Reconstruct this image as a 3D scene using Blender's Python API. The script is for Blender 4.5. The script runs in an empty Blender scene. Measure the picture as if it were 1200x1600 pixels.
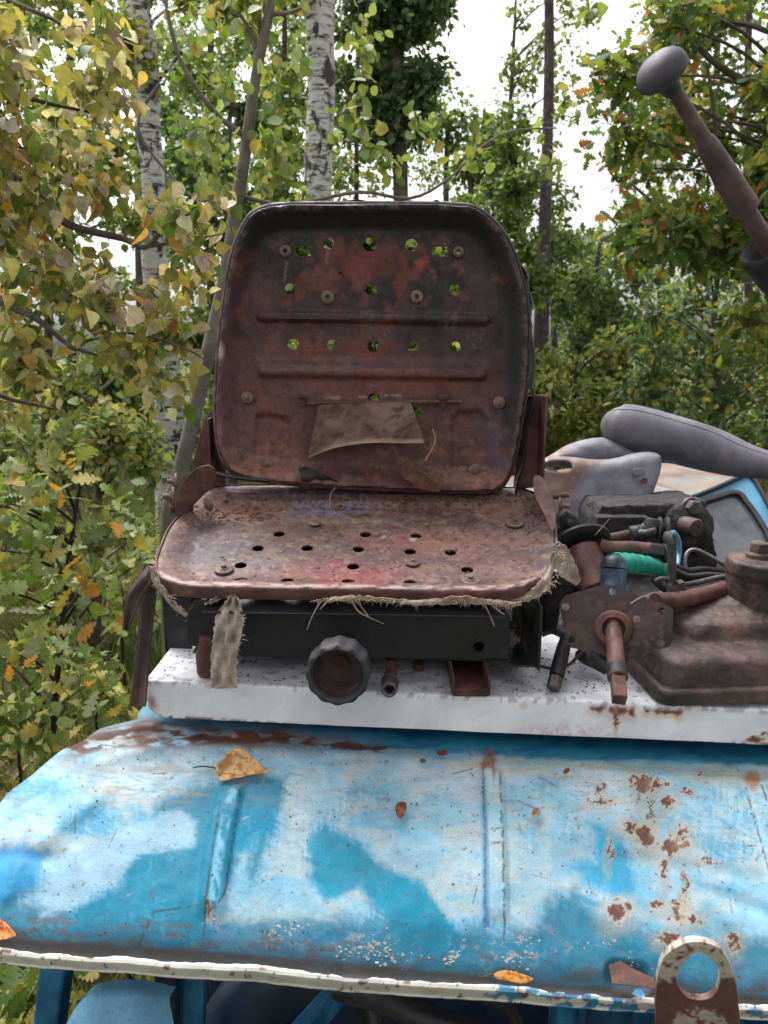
import bpy, bmesh, math, random
import numpy as np
from mathutils import Vector, Matrix
from mathutils.geometry import delaunay_2d_cdt
random.seed(7); RNG = np.random.default_rng(7)
sc = bpy.context.scene
COL = sc.collection
# ------------------------------------------------------------ camera, sky, sun, exposure
PITCH = math.radians(12.0); FPX = 1200.0; CAMZ = 1.75
cam = bpy.data.cameras.new('camera'); camo = bpy.data.objects.new('camera', cam); COL.objects.link(camo)
camo.location = (0, 0, CAMZ); camo.rotation_euler = (math.radians(90) - PITCH, 0, 0)
cam.sensor_fit = 'VERTICAL'; cam.sensor_height = 36; cam.sensor_width = 27; cam.lens = 27.0
cam.clip_start = 0.02; cam.clip_end = 400
cam.dof.use_dof = True; cam.dof.focus_distance = 1.12; cam.dof.aperture_fstop = 10.0
sc.camera = camo
SUN_EL, SUN_AZ = math.radians(62), math.radians(-35)     # azimuth from +Y towards +X
w = bpy.data.worlds.new("World"); sc.world = w; w.use_nodes = True
wt = w.node_tree; wt.nodes.clear()
sky = wt.nodes.new('ShaderNodeTexSky'); sky.sky_type = 'NISHITA'; sky.sun_disc = False
sky.sun_elevation = SUN_EL; sky.sun_rotation = SUN_AZ; sky.air_density = 1.0; sky.dust_density = 6.0; sky.ozone_density = 1.0
hs = wt.nodes.new('ShaderNodeHueSaturation'); hs.inputs['Saturation'].default_value = 0.05
bg = wt.nodes.new('ShaderNodeBackground'); bg.inputs['Strength'].default_value = 0.135
wo = wt.nodes.new('ShaderNodeOutputWorld')
wt.links.new(sky.outputs[0], hs.inputs['Color']); wt.links.new(hs.outputs[0], bg.inputs[0]); wt.links.new(bg.outputs[0], wo.inputs[0])
sl = bpy.data.lights.new('sun', 'SUN'); sl.energy = 1.0; sl.angle = math.radians(22); sl.color = (1, 0.975, 0.94)
so = bpy.data.objects.new('sun', sl); COL.objects.link(so)
sd = Vector((math.sin(SUN_AZ) * math.cos(SUN_EL), math.cos(SUN_AZ) * math.cos(SUN_EL), math.sin(SUN_EL)))
so.rotation_euler = sd.to_track_quat('Z', 'Y').to_euler(); so.location = (0, 0, 12)
sc.view_settings.view_transform = 'Standard'; sc.view_settings.look = 'None'
sc.view_settings.gamma = 1; sc.view_settings.exposure = 1.25
sc.cycles.max_bounces = 8; sc.cycles.transmission_bounces = 5; sc.cycles.diffuse_bounces = 4

# ------------------------------------------------------------ photo-to-place helpers
CT, ST = math.cos(PITCH), math.sin(PITCH)
CAM = Vector((0, 0, CAMZ))
def ray(px, py):
    dx = (px - 600) / FPX; dy = (py - 800) / FPX
    return Vector((dx, CT - dy * ST, -ST - dy * CT))
def W(px, py, Y):
    r = ray(px, py); return CAM + r * (Y / r.y)
def PR(r, px, py, Y):                       # length in metres of r pixels there
    return r / FPX * (Y / ray(px, py).y)
def project(P):                             # n x 3 -> px, py
    P = np.asarray(P, float); q = P - np.array([0, 0, CAMZ])
    d = q[:, 1] * CT - q[:, 2] * ST; up = q[:, 1] * ST + q[:, 2] * CT
    return 600 + FPX * q[:, 0] / d, 800 - FPX * up / d
class Pl:
    def __init__(s, O, U, V):
        s.O = Vector(O); s.U = Vector(U).normalized(); V = Vector(V); V = V - s.U * V.dot(s.U); s.V = V.normalized()
        s.N = s.U.cross(s.V).normalized()
    def uv(s, px, py):
        r = ray(px, py); t = (s.O - CAM).dot(s.N) / r.dot(s.N); q = CAM + r * t - s.O
        return (q.dot(s.U), q.dot(s.V))
    def at(s, px, py, n=0):
        u, v = s.uv(px, py); return s.pt(u, v, n)
    def pt(s, u, v, n=0): return s.O + s.U * u + s.V * v + s.N * n
    def arr(s, u, v, n):
        return (np.array(s.O)[None] + np.outer(u, s.U) + np.outer(v, s.V) + np.outer(n, s.N))
# ------------------------------------------------------------ numpy noise
def _h(i, j, s):
    n = (i * 374761393 + j * 668265263 + s * 1442695041) & 0xffffffff
    n = ((n ^ (n >> 13)) * 1274126177) & 0xffffffff
    return ((n ^ (n >> 16)) & 0xffff) / 65535.0
def vnoise(x, y, s=0):
    xi = np.floor(x).astype(np.int64); yi = np.floor(y).astype(np.int64); fx = x - xi; fy = y - yi
    fx = fx * fx * (3 - 2 * fx); fy = fy * fy * (3 - 2 * fy)
    return (_h(xi, yi, s) * (1 - fx) + _h(xi + 1, yi, s) * fx) * (1 - fy) + (_h(xi, yi + 1, s) * (1 - fx) + _h(xi + 1, yi + 1, s) * fx) * fy
def fbm(x, y, s=0, o=4):
    a, t, r = 0.5, 0, 0
    for k in range(o):
        an = .55 + 1.13 * k; c_, s_ = math.cos(an) * 1.97 ** k, math.sin(an) * 1.97 ** k
        r = r + a * vnoise(x * c_ - y * s_ + 13.7 * k, x * s_ + y * c_ - 5.3 * k, s + k * 17); t += a; a *= 0.55
    return r / t
def sst(a, b, x):
    t = np.clip((x - a) / (b - a), 0, 1); return t * t * (3 - 2 * t)
def inpoly(x, y, P):
    P = np.asarray(P, float); r = np.zeros(x.shape, bool); n = len(P); j = n - 1
    for i in range(n):
        xi, yi = P[i]; xj, yj = P[j]
        c = ((yi > y) != (yj > y)) & (x < (xj - xi) * (y - yi) / ((yj - yi) if yj != yi else 1e-12) + xi)
        r ^= c; j = i
    return r
def dpoly(x, y, P, closed=True):
    P = np.asarray(P, float); d = np.full(x.shape, 1e9); n = len(P)
    for i in range(n if closed else n - 1):
        a = P[i]; b = P[(i + 1) % n]; ab = b - a; L = ab.dot(ab) + 1e-15
        t = np.clip(((x - a[0]) * ab[0] + (y - a[1]) * ab[1]) / L, 0, 1)
        d = np.minimum(d, (x - a[0] - t * ab[0]) ** 2 + (y - a[1] - t * ab[1]) ** 2)
    return np.sqrt(d)
def pmask(x, y, P, soft):
    d = dpoly(x, y, P); s = np.where(inpoly(x, y, P), d, -d); return sst(-soft, soft, s)
def blob(x, y, cx, cy, rx, ry, soft=.35):
    d = np.sqrt(((x - cx) / rx) ** 2 + ((y - cy) / ry) ** 2); return 1 - sst(1 - soft, 1 + soft, d)
def S(r, g, b, k=1.0):
    f = lambda c: (c / 255 / 12.92) if c <= 10 else ((c / 255 + .055) / 1.055) ** 2.4
    return np.array([f(r) * k, f(g) * k, f(b) * k])
def lay(c, m, col):
    m = np.clip(m, 0, 1)[:, None]; col = np.asarray(col); return c * (1 - m) + (col if col.ndim == 2 else col[None]) * m
def crom(P, n=6, closed=False):
    P = [np.array(p, float) for p in P]; out = []; N = len(P)
    rng = range(N) if closed else range(N - 1)
    for i in rng:
        if closed: p0, p1, p2, p3 = P[i - 1], P[i], P[(i + 1) % N], P[(i + 2) % N]
        else: p0, p1, p2, p3 = P[max(i - 1, 0)], P[i], P[i + 1], P[min(i + 2, N - 1)]
        for k in range(n):
            t = k / n
            out.append(.5 * ((2 * p1) + (-p0 + p2) * t + (2 * p0 - 5 * p1 + 4 * p2 - p3) * t * t + (-p0 + 3 * p1 - 3 * p2 + p3) * t ** 3))
    if not closed: out.append(P[-1])
    return out
# ------------------------------------------------------------ objects
def tag(o, label=None, cat=None, group=None, kind=None):
    if label: o['label'] = label
    if cat: o['category'] = cat
    if group: o['group'] = group
    if kind: o['kind'] = kind
    return o
def thing(name, loc, label, cat, group=None, kind=None):
    o = bpy.data.objects.new(name, None); COL.objects.link(o); o.location = loc; o.empty_display_size = .1
    return tag(o, label, cat, group, kind)
def rootloc(p):
    L = Vector((0, 0, 0))
    while p is not None: L += Vector(p.location); p = p.parent
    return L
class MB:
    def __init__(s): s.v = []; s.f = []; s.c = []
    def add(s, vs, fs, col=None):
        b = len(s.v); s.v += [tuple(v) for v in vs]; s.f += [tuple(b + i for i in f) for f in fs]
        s.c += [tuple(col) if col is not None else (1, 1, 1)] * len(vs)
    def tube(s, pts, rad, seg=10, cap=True, ell=None, smooth=0, col=None, wob=0):
        if smooth:
            if hasattr(rad, '__len__'):
                q = crom([tuple(p) + (r,) for p, r in zip(pts, rad)], smooth); pts = [Vector(a[:3]) for a in q]; rad = [float(a[3]) for a in q]
            else: pts = [Vector(a) for a in crom([tuple(p) for p in pts], smooth)]
        pts = [Vector(p) for p in pts]; n = len(pts)
        if not hasattr(rad, '__len__'): rad = [rad] * n
        t0 = (pts[1] - pts[0]).normalized(); a = Vector((0, 0, 1)) if abs(t0.z) < .9 else Vector((0, 1, 0))
        x = t0.cross(a).normalized(); vs = []
        for i, p in enumerate(pts):
            t = (pts[min(i + 1, n - 1)] - pts[max(i - 1, 0)]).normalized()
            x = (x - t * x.dot(t)).normalized(); y = t.cross(x)
            for k in range(seg):
                an = 2 * math.pi * k / seg; r = rad[i] * (1 + (random.uniform(-wob, wob) if wob else 0))
                e = ell if ell else (1, 1)
                vs.append(p + x * math.cos(an) * r * e[0] + y * math.sin(an) * r * e[1])
        fs = [(i * seg + k, i * seg + (k + 1) % seg, (i + 1) * seg + (k + 1) % seg, (i + 1) * seg + k) for i in range(n - 1) for k in range(seg)]
        if cap: fs += [tuple(range(seg - 1, -1, -1)), tuple((n - 1) * seg + k for k in range(seg))]
        s.add(vs, fs, col)
    def lathe(s, prof, O, axis, seg=24, lob=None, closed=False, x=None):
        O = Vector(O); ax = Vector(axis).normalized()
        if x is None:
            a = Vector((0, 0, 1)) if abs(ax.z) < .9 else Vector((0, 1, 0)); x = ax.cross(a).normalized()
        else: x = Vector(x); x = (x - ax * x.dot(ax)).normalized()
        y = ax.cross(x); vs = []
        for j, pr in enumerate(prof):
            r, h = pr[0], pr[1]
            for k in range(seg):
                an = 2 * math.pi * k / seg; q = r * (1 + (lob(an) * (pr[2] if len(pr) > 2 else 0) if lob else 0))
                vs.append(O + ax * h + (x * math.cos(an) + y * math.sin(an)) * q)
        n = len(prof)
        fs = [(i * seg + k, i * seg + (k + 1) % seg, (i + 1) * seg + (k + 1) % seg, (i + 1) * seg + k) for i in range(n - 1) for k in range(seg)]
        if closed: fs += [((n - 1) * seg + k, (n - 1) * seg + (k + 1) % seg, (k + 1) % seg, k) for k in range(seg)]
        else: fs += [tuple(range(seg - 1, -1, -1)), tuple((n - 1) * seg + k for k in range(seg))]
        s.add(vs, fs)
    def cyl(s, a, b, r, seg=20, r2=None):
        a = Vector(a); b = Vector(b); r2 = r if r2 is None else r2; h = (b - a).length; e = min(r, h) * .12
        s.lathe([(r - e, 0), (r, e), (r2, h - e), (r2 - e, h)], a, b - a, seg)
    def box(s, c, X, Y, Z):      # half-extent vectors
        c = Vector(c); X, Y, Z = Vector(X), Vector(Y), Vector(Z)
        vs = [c + X * i + Y * j + Z * k for i in (-1, 1) for j in (-1, 1) for k in (-1, 1)]
        fs = [(0, 1, 3, 2), (4, 6, 7, 5), (0, 4, 5, 1), (2, 3, 7, 6), (0, 2, 6, 4), (1, 5, 7, 3)]
        if X.cross(Y).dot(Z) < 0: fs = [f[::-1] for f in fs]
        s.add(vs, fs)
    def beam(s, a, b, w, h, up=(0, 0, 1)):
        a = Vector(a); b = Vector(b); t = (b - a); z = Vector(up); z = (z - t.normalized() * z.dot(t.normalized())).normalized(); x = t.normalized().cross(z)
        s.box((a + b) / 2, t / 2, x * w / 2, z * h / 2)
    def prism(s, pts, ext):      # planar outline extruded by a vector
        n = len(pts); ext = Vector(ext); P = [Vector(p) for p in pts]
        nm = sum(((P[i] - P[0]).cross(P[(i + 1) % n] - P[0]) for i in range(n)), Vector())
        if nm.dot(ext) > 0: P = P[::-1]
        s.add(P + [p + ext for p in P], [tuple(range(n)), tuple(range(2 * n - 1, n - 1, -1))] + [(i, n + i, n + (i + 1) % n, (i + 1) % n) for i in range(n)])
    def build(s, name, m, parent=None, bevel=0, smooth=40, sub=0, disp=0, recalc=False, vox=0):
        L = rootloc(parent); me = bpy.data.meshes.new(name)
        me.from_pydata([tuple(Vector(v) - L) for v in s.v], [], s.f)
        return finish(me, name, m, parent, s.c, bevel, smooth, sub, disp, recalc, vox)
def finish(me, name, m, parent=None, cols=None, bevel=0, smooth=40, sub=0, disp=0, recalc=False, vox=0):
    if recalc:
        b = bmesh.new(); b.from_mesh(me); bmesh.ops.recalc_face_normals(b, faces=b.faces); b.to_mesh(me); b.free()
    me.materials.append(m)
    if cols is not None and len(cols):
        a = me.color_attributes.new('Col', 'FLOAT_COLOR', 'POINT')
        c = np.ones((len(me.vertices), 4), np.float32); c[:, :3] = np.asarray(cols)[:, :3]; a.data.foreach_set('color', c.ravel())
    if smooth:
        me.polygons.foreach_set('use_smooth', [True] * len(me.polygons))
        if smooth < 180: me.set_sharp_from_angle(angle=math.radians(smooth))
    o = bpy.data.objects.new(name, me); COL.objects.link(o); o.parent = parent
    if bevel:
        md = o.modifiers.new('bevel', 'BEVEL'); md.width = bevel; md.segments = 2; md.limit_method = 'ANGLE'; md.angle_limit = math.radians(35)
    if sub:
        md = o.modifiers.new('sub', 'SUBSURF'); md.levels = sub; md.render_levels = sub
    if vox:
        md = o.modifiers.new('remesh', 'REMESH'); md.mode = 'VOXEL'; md.voxel_size = vox; md.use_smooth_shade = True
        md = o.modifiers.new('smooth', 'SMOOTH'); md.iterations = 3; md.factor = .5
    if disp:
        for sc_, st_ in ((.03, 1.0), (.009, .45)):
            t = bpy.data.textures.new(name + '_lumps', 'CLOUDS'); t.noise_scale = sc_; t.noise_depth = 3
            md = o.modifiers.new('lumps', 'DISPLACE'); md.texture = t; md.strength = disp * st_; md.mid_level = .5; md.texture_coords = 'LOCAL'
    return o
def sheet(name, m, parent, pl, outline, holes, hfn, th, sp, painter, outline_n=6, smooth=50):
    """thin pressed sheet in plane pl: outline/holes in uv, height hfn(u,v,d), thickness th, colours from painter(px,py)"""
    O = np.array(crom(outline, outline_n, True)) if outline_n else np.array(outline, float)
    P = [];
    for i in range(len(O)):
        a = O[i]; b = O[(i + 1) % len(O)]; k = max(1, int(np.linalg.norm(b - a) / sp + .5))
        for j in range(k): P.append(a + (b - a) * j / k)
    O = np.array(P); pts = [tuple(p) for p in O]; edges = [(i, (i + 1) % len(O)) for i in range(len(O))]
    for H in holes:
        b = len(pts); pts += [tuple(p) for p in H]; edges += [(b + i, b + (i + 1) % len(H)) for i in range(len(H))]
    mn, mx = O.min(0), O.max(0); gx, gy = np.meshgrid(np.arange(mn[0], mx[0], sp), np.arange(mn[1], mx[1], sp * .87))
    gx[1::2] += sp / 2; gx = gx.ravel(); gy = gy.ravel()
    ok = inpoly(gx, gy, O) & (dpoly(gx, gy, O) > sp * .5)
    for H in holes: ok &= ~(inpoly(gx, gy, H)) & (dpoly(gx, gy, H) > sp * .35)
    pts += list(zip(gx[ok], gy[ok]))
    r = delaunay_2d_cdt([Vector(p) for p in pts], edges, [], 0, 1e-7)
    V = np.array([tuple(v) for v in r[0]]); F = np.array(r[2]); C = V[F].mean(1)
    ok = inpoly(C[:, 0], C[:, 1], O)
    for H in holes: ok &= ~inpoly(C[:, 0], C[:, 1], H)
    F = F[ok]; e1 = V[F[:, 1]] - V[F[:, 0]]; e2 = V[F[:, 2]] - V[F[:, 0]]; fl = (e1[:, 0] * e2[:, 1] - e1[:, 1] * e2[:, 0]) < 0
    F[fl] = F[fl][:, ::-1]
    d = dpoly(V[:, 0], V[:, 1], O); n = hfn(V[:, 0], V[:, 1], d)
    T = pl.arr(V[:, 0], V[:, 1], n)
    gu = (hfn(V[:, 0] + 1e-4, V[:, 1], d) - n) if False else None
    B = pl.arr(V[:, 0], V[:, 1], n - th); nv = len(V)
    ed = {}
    for f in F:
        for i in range(3):
            a, b = int(f[i]), int(f[(i + 1) % 3])
            if (b, a) in ed: del ed[(b, a)]
            else: ed[(a, b)] = 1
    faces = [tuple(int(i) for i in f) for f in F] + [tuple(int(i) + nv for i in f[::-1]) for f in F] + [(b, a, a + nv, b + nv) for a, b in ed]
    A = np.vstack([T, B]); px, py = project(A); cols = painter(px, py) if painter is not None else None
    me = bpy.data.meshes.new(name); me.from_pydata((A - np.array(rootloc(parent))).tolist(), [], faces)
    return finish(me, name, m, parent, cols, 0, smooth)
def gridmesh(name, m, parent, A, painter=None, th=0, smooth=60, closedu=False):
    """A: rows x cols x 3 array -> surface (optionally with a back skin th along z)"""
    R, Cn, _ = A.shape; idx = np.arange(R * Cn).reshape(R, Cn)
    q = np.stack([idx[:-1, :-1], idx[:-1, 1:], idx[1:, 1:], idx[1:, :-1]], -1).reshape(-1, 4)
    V = A.reshape(-1, 3); faces = q.tolist()
    if th:
        nv = len(V); du = np.gradient(A, axis=1); dv = np.gradient(A, axis=0); N = np.cross(du, dv); N /= (np.linalg.norm(N, axis=2, keepdims=True) + 1e-12)
        V = np.vstack([V, (A - N * th).reshape(-1, 3)]); faces += (q[:, ::-1] + nv).tolist()
        ring = list(idx[0, :]) + list(idx[1:, -1]) + list(idx[-1, -2::-1]) + list(idx[-2:0, 0])
        ring = [int(i) for i in ring]
        faces += [(ring[(i + 1) % len(ring)], ring[i], ring[i] + nv, ring[(i + 1) % len(ring)] + nv) for i in range(len(ring))]
    px, py = project(V); cols = painter(px, py) if painter is not None else None
    me = bpy.data.meshes.new(name); me.from_pydata((V - np.array(rootloc(parent))).tolist(), [], faces)
    return finish(me, name, m, parent, cols, 0, smooth)
# ------------------------------------------------------------ materials
def _new(name):
    m = bpy.data.materials.new(name); m.use_nodes = True; nt = m.node_tree; return m, nt, nt.nodes['Principled BSDF']
def _noise(nt, co, scale, detail=6, rough=.6, dist=0):
    n = nt.nodes.new('ShaderNodeTexNoise'); n.inputs['Scale'].default_value = scale; n.inputs['Detail'].default_value = detail
    n.inputs['Roughness'].default_value = rough; n.inputs['Distortion'].default_value = dist; nt.links.new(co, n.inputs['Vector']); return n.outputs['Fac']
def _ramp(nt, fac, stops):
    r = nt.nodes.new('ShaderNodeValToRGB'); e = r.color_ramp.elements
    while len(e) < len(stops): e.new(.5)
    for k, (p, c) in enumerate(stops):
        e[k].position = p; c = tuple(c) if hasattr(c, '__len__') else (c, c, c); e[k].color = (*c[:3], 1)
    nt.links.new(fac, r.inputs[0]); return r.outputs[0]
def _mix(nt, fac, a, b, mode='MIX'):
    x = nt.nodes.new('ShaderNodeMix'); x.data_type = 'RGBA'; x.blend_type = mode
    for s, v in ((0, fac), (6, a), (7, b)):
        if hasattr(v, 'is_linked'): nt.links.new(v, x.inputs[s])
        elif s == 0: x.inputs[s].default_value = v
        else: x.inputs[s].default_value = (*tuple(v)[:3], 1)
    return x.outputs[2]
def metal(name, stops, scale=18, rough=(.45, .8), bump=.35, bscale=140, spec=.5, vcol=False, speck=.35, metallic=0, dist=.4, fleck=None, coat=0):
    """worn painted / rusty surface: large patches by noise ramp or vertex colour, fine speckle, bump, varied roughness"""
    m, nt, p = _new(name); tc = nt.nodes.new('ShaderNodeTexCoord').outputs['Object']
    n1 = _noise(nt, tc, scale, 8, .65, dist)
    if vcol:
        at = nt.nodes.new('ShaderNodeAttribute'); at.attribute_name = 'Col'
        base = _mix(nt, 1.0, at.outputs['Color'], _ramp(nt, n1, [(.25, .72), (.7, 1.12)]), 'MULTIPLY')
    else: base = _ramp(nt, n1, stops)
    n2 = _noise(nt, tc, bscale * 2.2, 5, .7)
    base = _mix(nt, speck, base, _ramp(nt, n2, [(.3, .25), (.55, 1.0), (.8, 1.35)]), 'MULTIPLY')
    if fleck:
        nf = _noise(nt, tc, fleck[1], 7, .75, .3); base = _mix(nt, _ramp(nt, nf, [(fleck[2], 0), (fleck[2] + .03, 1)]), base, fleck[0])
    nt.links.new(base, p.inputs['Base Color'])
    nr = _noise(nt, tc, scale * 2.3, 6, .7); mr = nt.nodes.new('ShaderNodeMapRange'); mr.inputs[1].default_value = .3; mr.inputs[2].default_value = .7
    mr.inputs[3].default_value = rough[0]; mr.inputs[4].default_value = rough[1]; nt.links.new(nr, mr.inputs[0]); nt.links.new(mr.outputs[0], p.inputs['Roughness'])
    b = nt.nodes.new('ShaderNodeBump'); b.inputs['Strength'].default_value = bump; b.inputs['Distance'].default_value = .0015
    ad = nt.nodes.new('ShaderNodeMath'); ad.operation = 'ADD'
    nt.links.new(_noise(nt, tc, bscale, 8, .7), ad.inputs[0]); nt.links.new(_noise(nt, tc, bscale * .22, 4, .6), ad.inputs[1])
    nt.links.new(ad.outputs[0], b.inputs['Height']); nt.links.new(b.outputs[0], p.inputs['Normal'])
    p.inputs['Specular IOR Level'].default_value = spec; p.inputs['Metallic'].default_value = metallic
    if coat: p.inputs['Coat Weight'].default_value = coat; p.inputs['Coat Roughness'].default_value = .35
    return m
def leafmat(name, trans=.35, rough=.45, nscale=60):
    m, nt, p = _new(name); at = nt.nodes.new('ShaderNodeAttribute'); at.attribute_name = 'Col'
    tc = nt.nodes.new('ShaderNodeTexCoord').outputs['Object']
    c = _mix(nt, .6, at.outputs['Color'], _ramp(nt, _noise(nt, tc, nscale, 5, .7), [(.3, .55), (.6, 1.15)]), 'MULTIPLY')
    nt.links.new(c, p.inputs['Base Color']); p.inputs['Roughness'].default_value = rough; p.inputs['Specular IOR Level'].default_value = .35
    t = nt.nodes.new('ShaderNodeBsdfTranslucent'); nt.links.new(_mix(nt, 1, c, (1.25, 1.2, .7), 'MULTIPLY'), t.inputs[0])
    mx = nt.nodes.new('ShaderNodeMixShader'); mx.inputs[0].default_value = trans
    nt.links.new(p.outputs[0], mx.inputs[1]); nt.links.new(t.outputs[0], mx.inputs[2])
    nt.links.new(mx.outputs[0], nt.nodes['Material Output'].inputs[0]); return m
M = {}
M['rust_v'] = metal('worn_red_primer_and_rust', None, 30, (.36, .78), .6, 150, .5, vcol=True, speck=.5, fleck=(S(58, 38, 34), 46, .63))
M['blue_v'] = metal('weathered_blue_paint', None, 26, (.4, .68), .22, 260, .28, vcol=True, speck=.35, fleck=(S(120, 112, 104), 75, .665))
M['white_v'] = metal('white_enamel', None, 9, (.25, .5), .08, 200, .5, vcol=True, speck=.12, fleck=(S(120, 108, 100), 60, .69))
M['rust'] = metal('brown_rust', [(.3, S(44, 30, 28)), (.5, S(84, 54, 48)), (.72, S(122, 86, 74))], 25, (.6, .9), .6, 150)
M['rustred'] = metal('red_oxide', [(.3, S(50, 32, 32)), (.45, S(78, 50, 47)), (.55, S(98, 64, 58)), (.75, S(120, 92, 86))], 26, (.45, .8), .4, 170)
M['black'] = metal('black_painted_steel', [(.3, S(22, 21, 26)), (.6, S(40, 38, 43)), (.8, S(72, 60, 58))], 20, (.35, .7), .4, 150, fleck=(S(96, 62, 52), 24, .63))
M['grease'] = metal('greasy_black_dirt', [(.3, S(18, 16, 19)), (.5, S(36, 32, 35)), (.62, S(54, 48, 50)), (.8, S(84, 74, 72))], 35, (.55, .95), 1.6, 120, speck=.75)
M['cast'] = metal('brown_oily_casting', [(.3, S(30, 24, 25)), (.45, S(58, 46, 44)), (.58, S(88, 68, 62)), (.68, S(108, 84, 76)), (.8, S(130, 110, 100))], 17, (.4, .8), .8, 110, speck=.55, fleck=(S(138, 78, 66), 12, .66))
M['steel'] = metal('dull_steel', [(.3, S(60, 54, 56)), (.6, S(110, 102, 104)), (.8, S(150, 140, 140))], 40, (.35, .6), .3, 200, metallic=.5)
M['plastic'] = metal('grey_black_plastic', [(.3, S(32, 30, 35)), (.6, S(56, 52, 57)), (.8, S(84, 76, 78))], 30, (.5, .75), .35, 220)
M['plastic_in'] = metal('dusty_plastic_inside', [(.3, S(50, 42, 42)), (.6, S(96, 80, 74))], 30, (.6, .85), .2, 220)
M['rubber'] = metal('grey_inner_tube_rubber', [(.3, S(78, 77, 86)), (.5, S(104, 102, 112)), (.62, S(116, 113, 120)), (.75, S(140, 134, 134))], 13, (.45, .75), .25, 160, speck=.3)
M['rubber_v'] = metal('stained_inner_tube_rubber', None, 9, (.45, .7), .25, 160, vcol=True, speck=.2)
M['canvas'] = metal('frayed_canvas', [(.3, S(150, 134, 126)), (.6, S(196, 180, 170)), (.8, S(218, 204, 196))], 40, (.8, 1), .9, 400, .2, speck=.5)
M['canvas_v'] = metal('dusty_canvas', None, 30, (.8, 1), .7, 420, .2, vcol=True, speck=.45)
M['thread'] = metal('loose_thread', [(.3, S(130, 112, 98)), (.7, S(190, 172, 156))], 60, (.8, 1), .3, 400, .2)
M['leather'] = metal('dry_black_leatherette', [(.3, S(20, 18, 20)), (.6, S(46, 40, 42)), (.8, S(74, 62, 58))], 30, (.45, .8), .8, 200)
M['belt'] = metal('dirty_brown_belt', [(.3, S(50, 38, 38)), (.6, S(84, 66, 62)), (.8, S(110, 88, 80))], 25, (.7, .95), .8, 260)
M['lever'] = metal('worn_purple_brown_paint', [(.3, S(52, 42, 48)), (.45, S(84, 66, 70)), (.58, S(106, 82, 82)), (.7, S(128, 98, 90))], 22, (.4, .7), .35, 120)
M['knobgrey'] = metal('grey_rubber_knob', [(.3, S(54, 52, 62)), (.7, S(84, 80, 94))], 30, (.5, .7), .2, 260, speck=.25)
M['green'] = metal('green_wrapping_tape', [(.3, S(0, 110, 96)), (.6, S(30, 160, 136)), (.85, S(90, 180, 160))], 26, (.3, .55), .3, 120, speck=.25)
M['lightblue'] = metal('light_blue_paint', [(.3, S(70, 120, 150)), (.6, S(120, 180, 205)), (.8, S(170, 205, 215))], 30, (.4, .6), .3, 150)
M['bluepaint'] = metal('dark_blue_cab_paint', [(.3, S(14, 50, 76)), (.5, S(24, 92, 134)), (.72, S(50, 130, 168))], 14, (.4, .7), .3, 140, fleck=(S(90, 56, 44), 9, .66))
M['navy'] = metal('navy_enamel', [(.3, S(10, 22, 40)), (.6, S(16, 40, 66)), (.8, S(38, 60, 84))], 16, (.3, .6), .3, 140)
M['paleblue'] = metal('pale_blue_paint', [(.3, S(96, 160, 205)), (.6, S(126, 186, 225)), (.8, S(150, 200, 226))], 12, (.35, .6), .15, 140, fleck=(S(90, 60, 50), 14, .68))
M['carblue'] = metal('car_sky_blue_paint', [(.3, S(70, 130, 165)), (.6, S(96, 160, 190)), (.8, S(130, 180, 196))], 12, (.3, .5), .15, 140, fleck=(S(110, 66, 44), 11, .64))
M['car_v'] = metal('rusting_car_roof', None, 14, (.4, .7), .3, 140, vcol=True)
M['seal'] = metal('cracked_window_rubber', [(.3, S(26, 26, 30)), (.7, S(60, 58, 62))], 30, (.5, .8), .4, 150)
M['wood'] = metal('splintered_wood', [(.3, S(50, 32, 24)), (.6, S(98, 64, 44)), (.8, S(130, 92, 62))], 40, (.7, .95), .8, 200)
M['bolt'] = metal('dusty_bolt_heads', [(.3, S(70, 54, 50)), (.55, S(116, 94, 86)), (.8, S(150, 130, 120))], 40, (.5, .8), .5, 200)
M['hole_shade'] = metal('hole_shade_black', [(.3, S(4, 4, 4)), (.7, S(9, 8, 8))], 20, (.9, 1), .1, 100, .1)
M['dirt'] = metal('dry_crumbs', [(.3, S(60, 42, 34)), (.6, S(112, 84, 68)), (.8, S(170, 146, 120))], 60, (.8, 1), .8, 260, .2)
def glassmat():
    m, nt, p = _new('dirty_window_glass'); p.inputs['Base Color'].default_value = (.02, .03, .035, 1); p.inputs['Roughness'].default_value = .09
    tc = nt.nodes.new('ShaderNodeTexCoord').outputs['Object']; n = _noise(nt, tc, 10, 7, .7, .5)
    nt.links.new(_ramp(nt, n, [(.35, (.05, .06, .075)), (.7, (.14, .15, .16))]), p.inputs['Base Color'])
    nt.links.new(_ramp(nt, n, [(.4, .05), (.75, .3)]), p.inputs['Roughness']); p.inputs['Specular IOR Level'].default_value = .9; return m
M['glass'] = glassmat()
M['leaf'] = leafmat('tree_leaf', .5, .45, 14); M['leafnear'] = leafmat('near_leaf', .4, .5, 55); M['deadleaf'] = leafmat('dead_leaf', .15, .7, 90)
M['grassblade'] = leafmat('grass_blade', .3, .6, 20)
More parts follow.
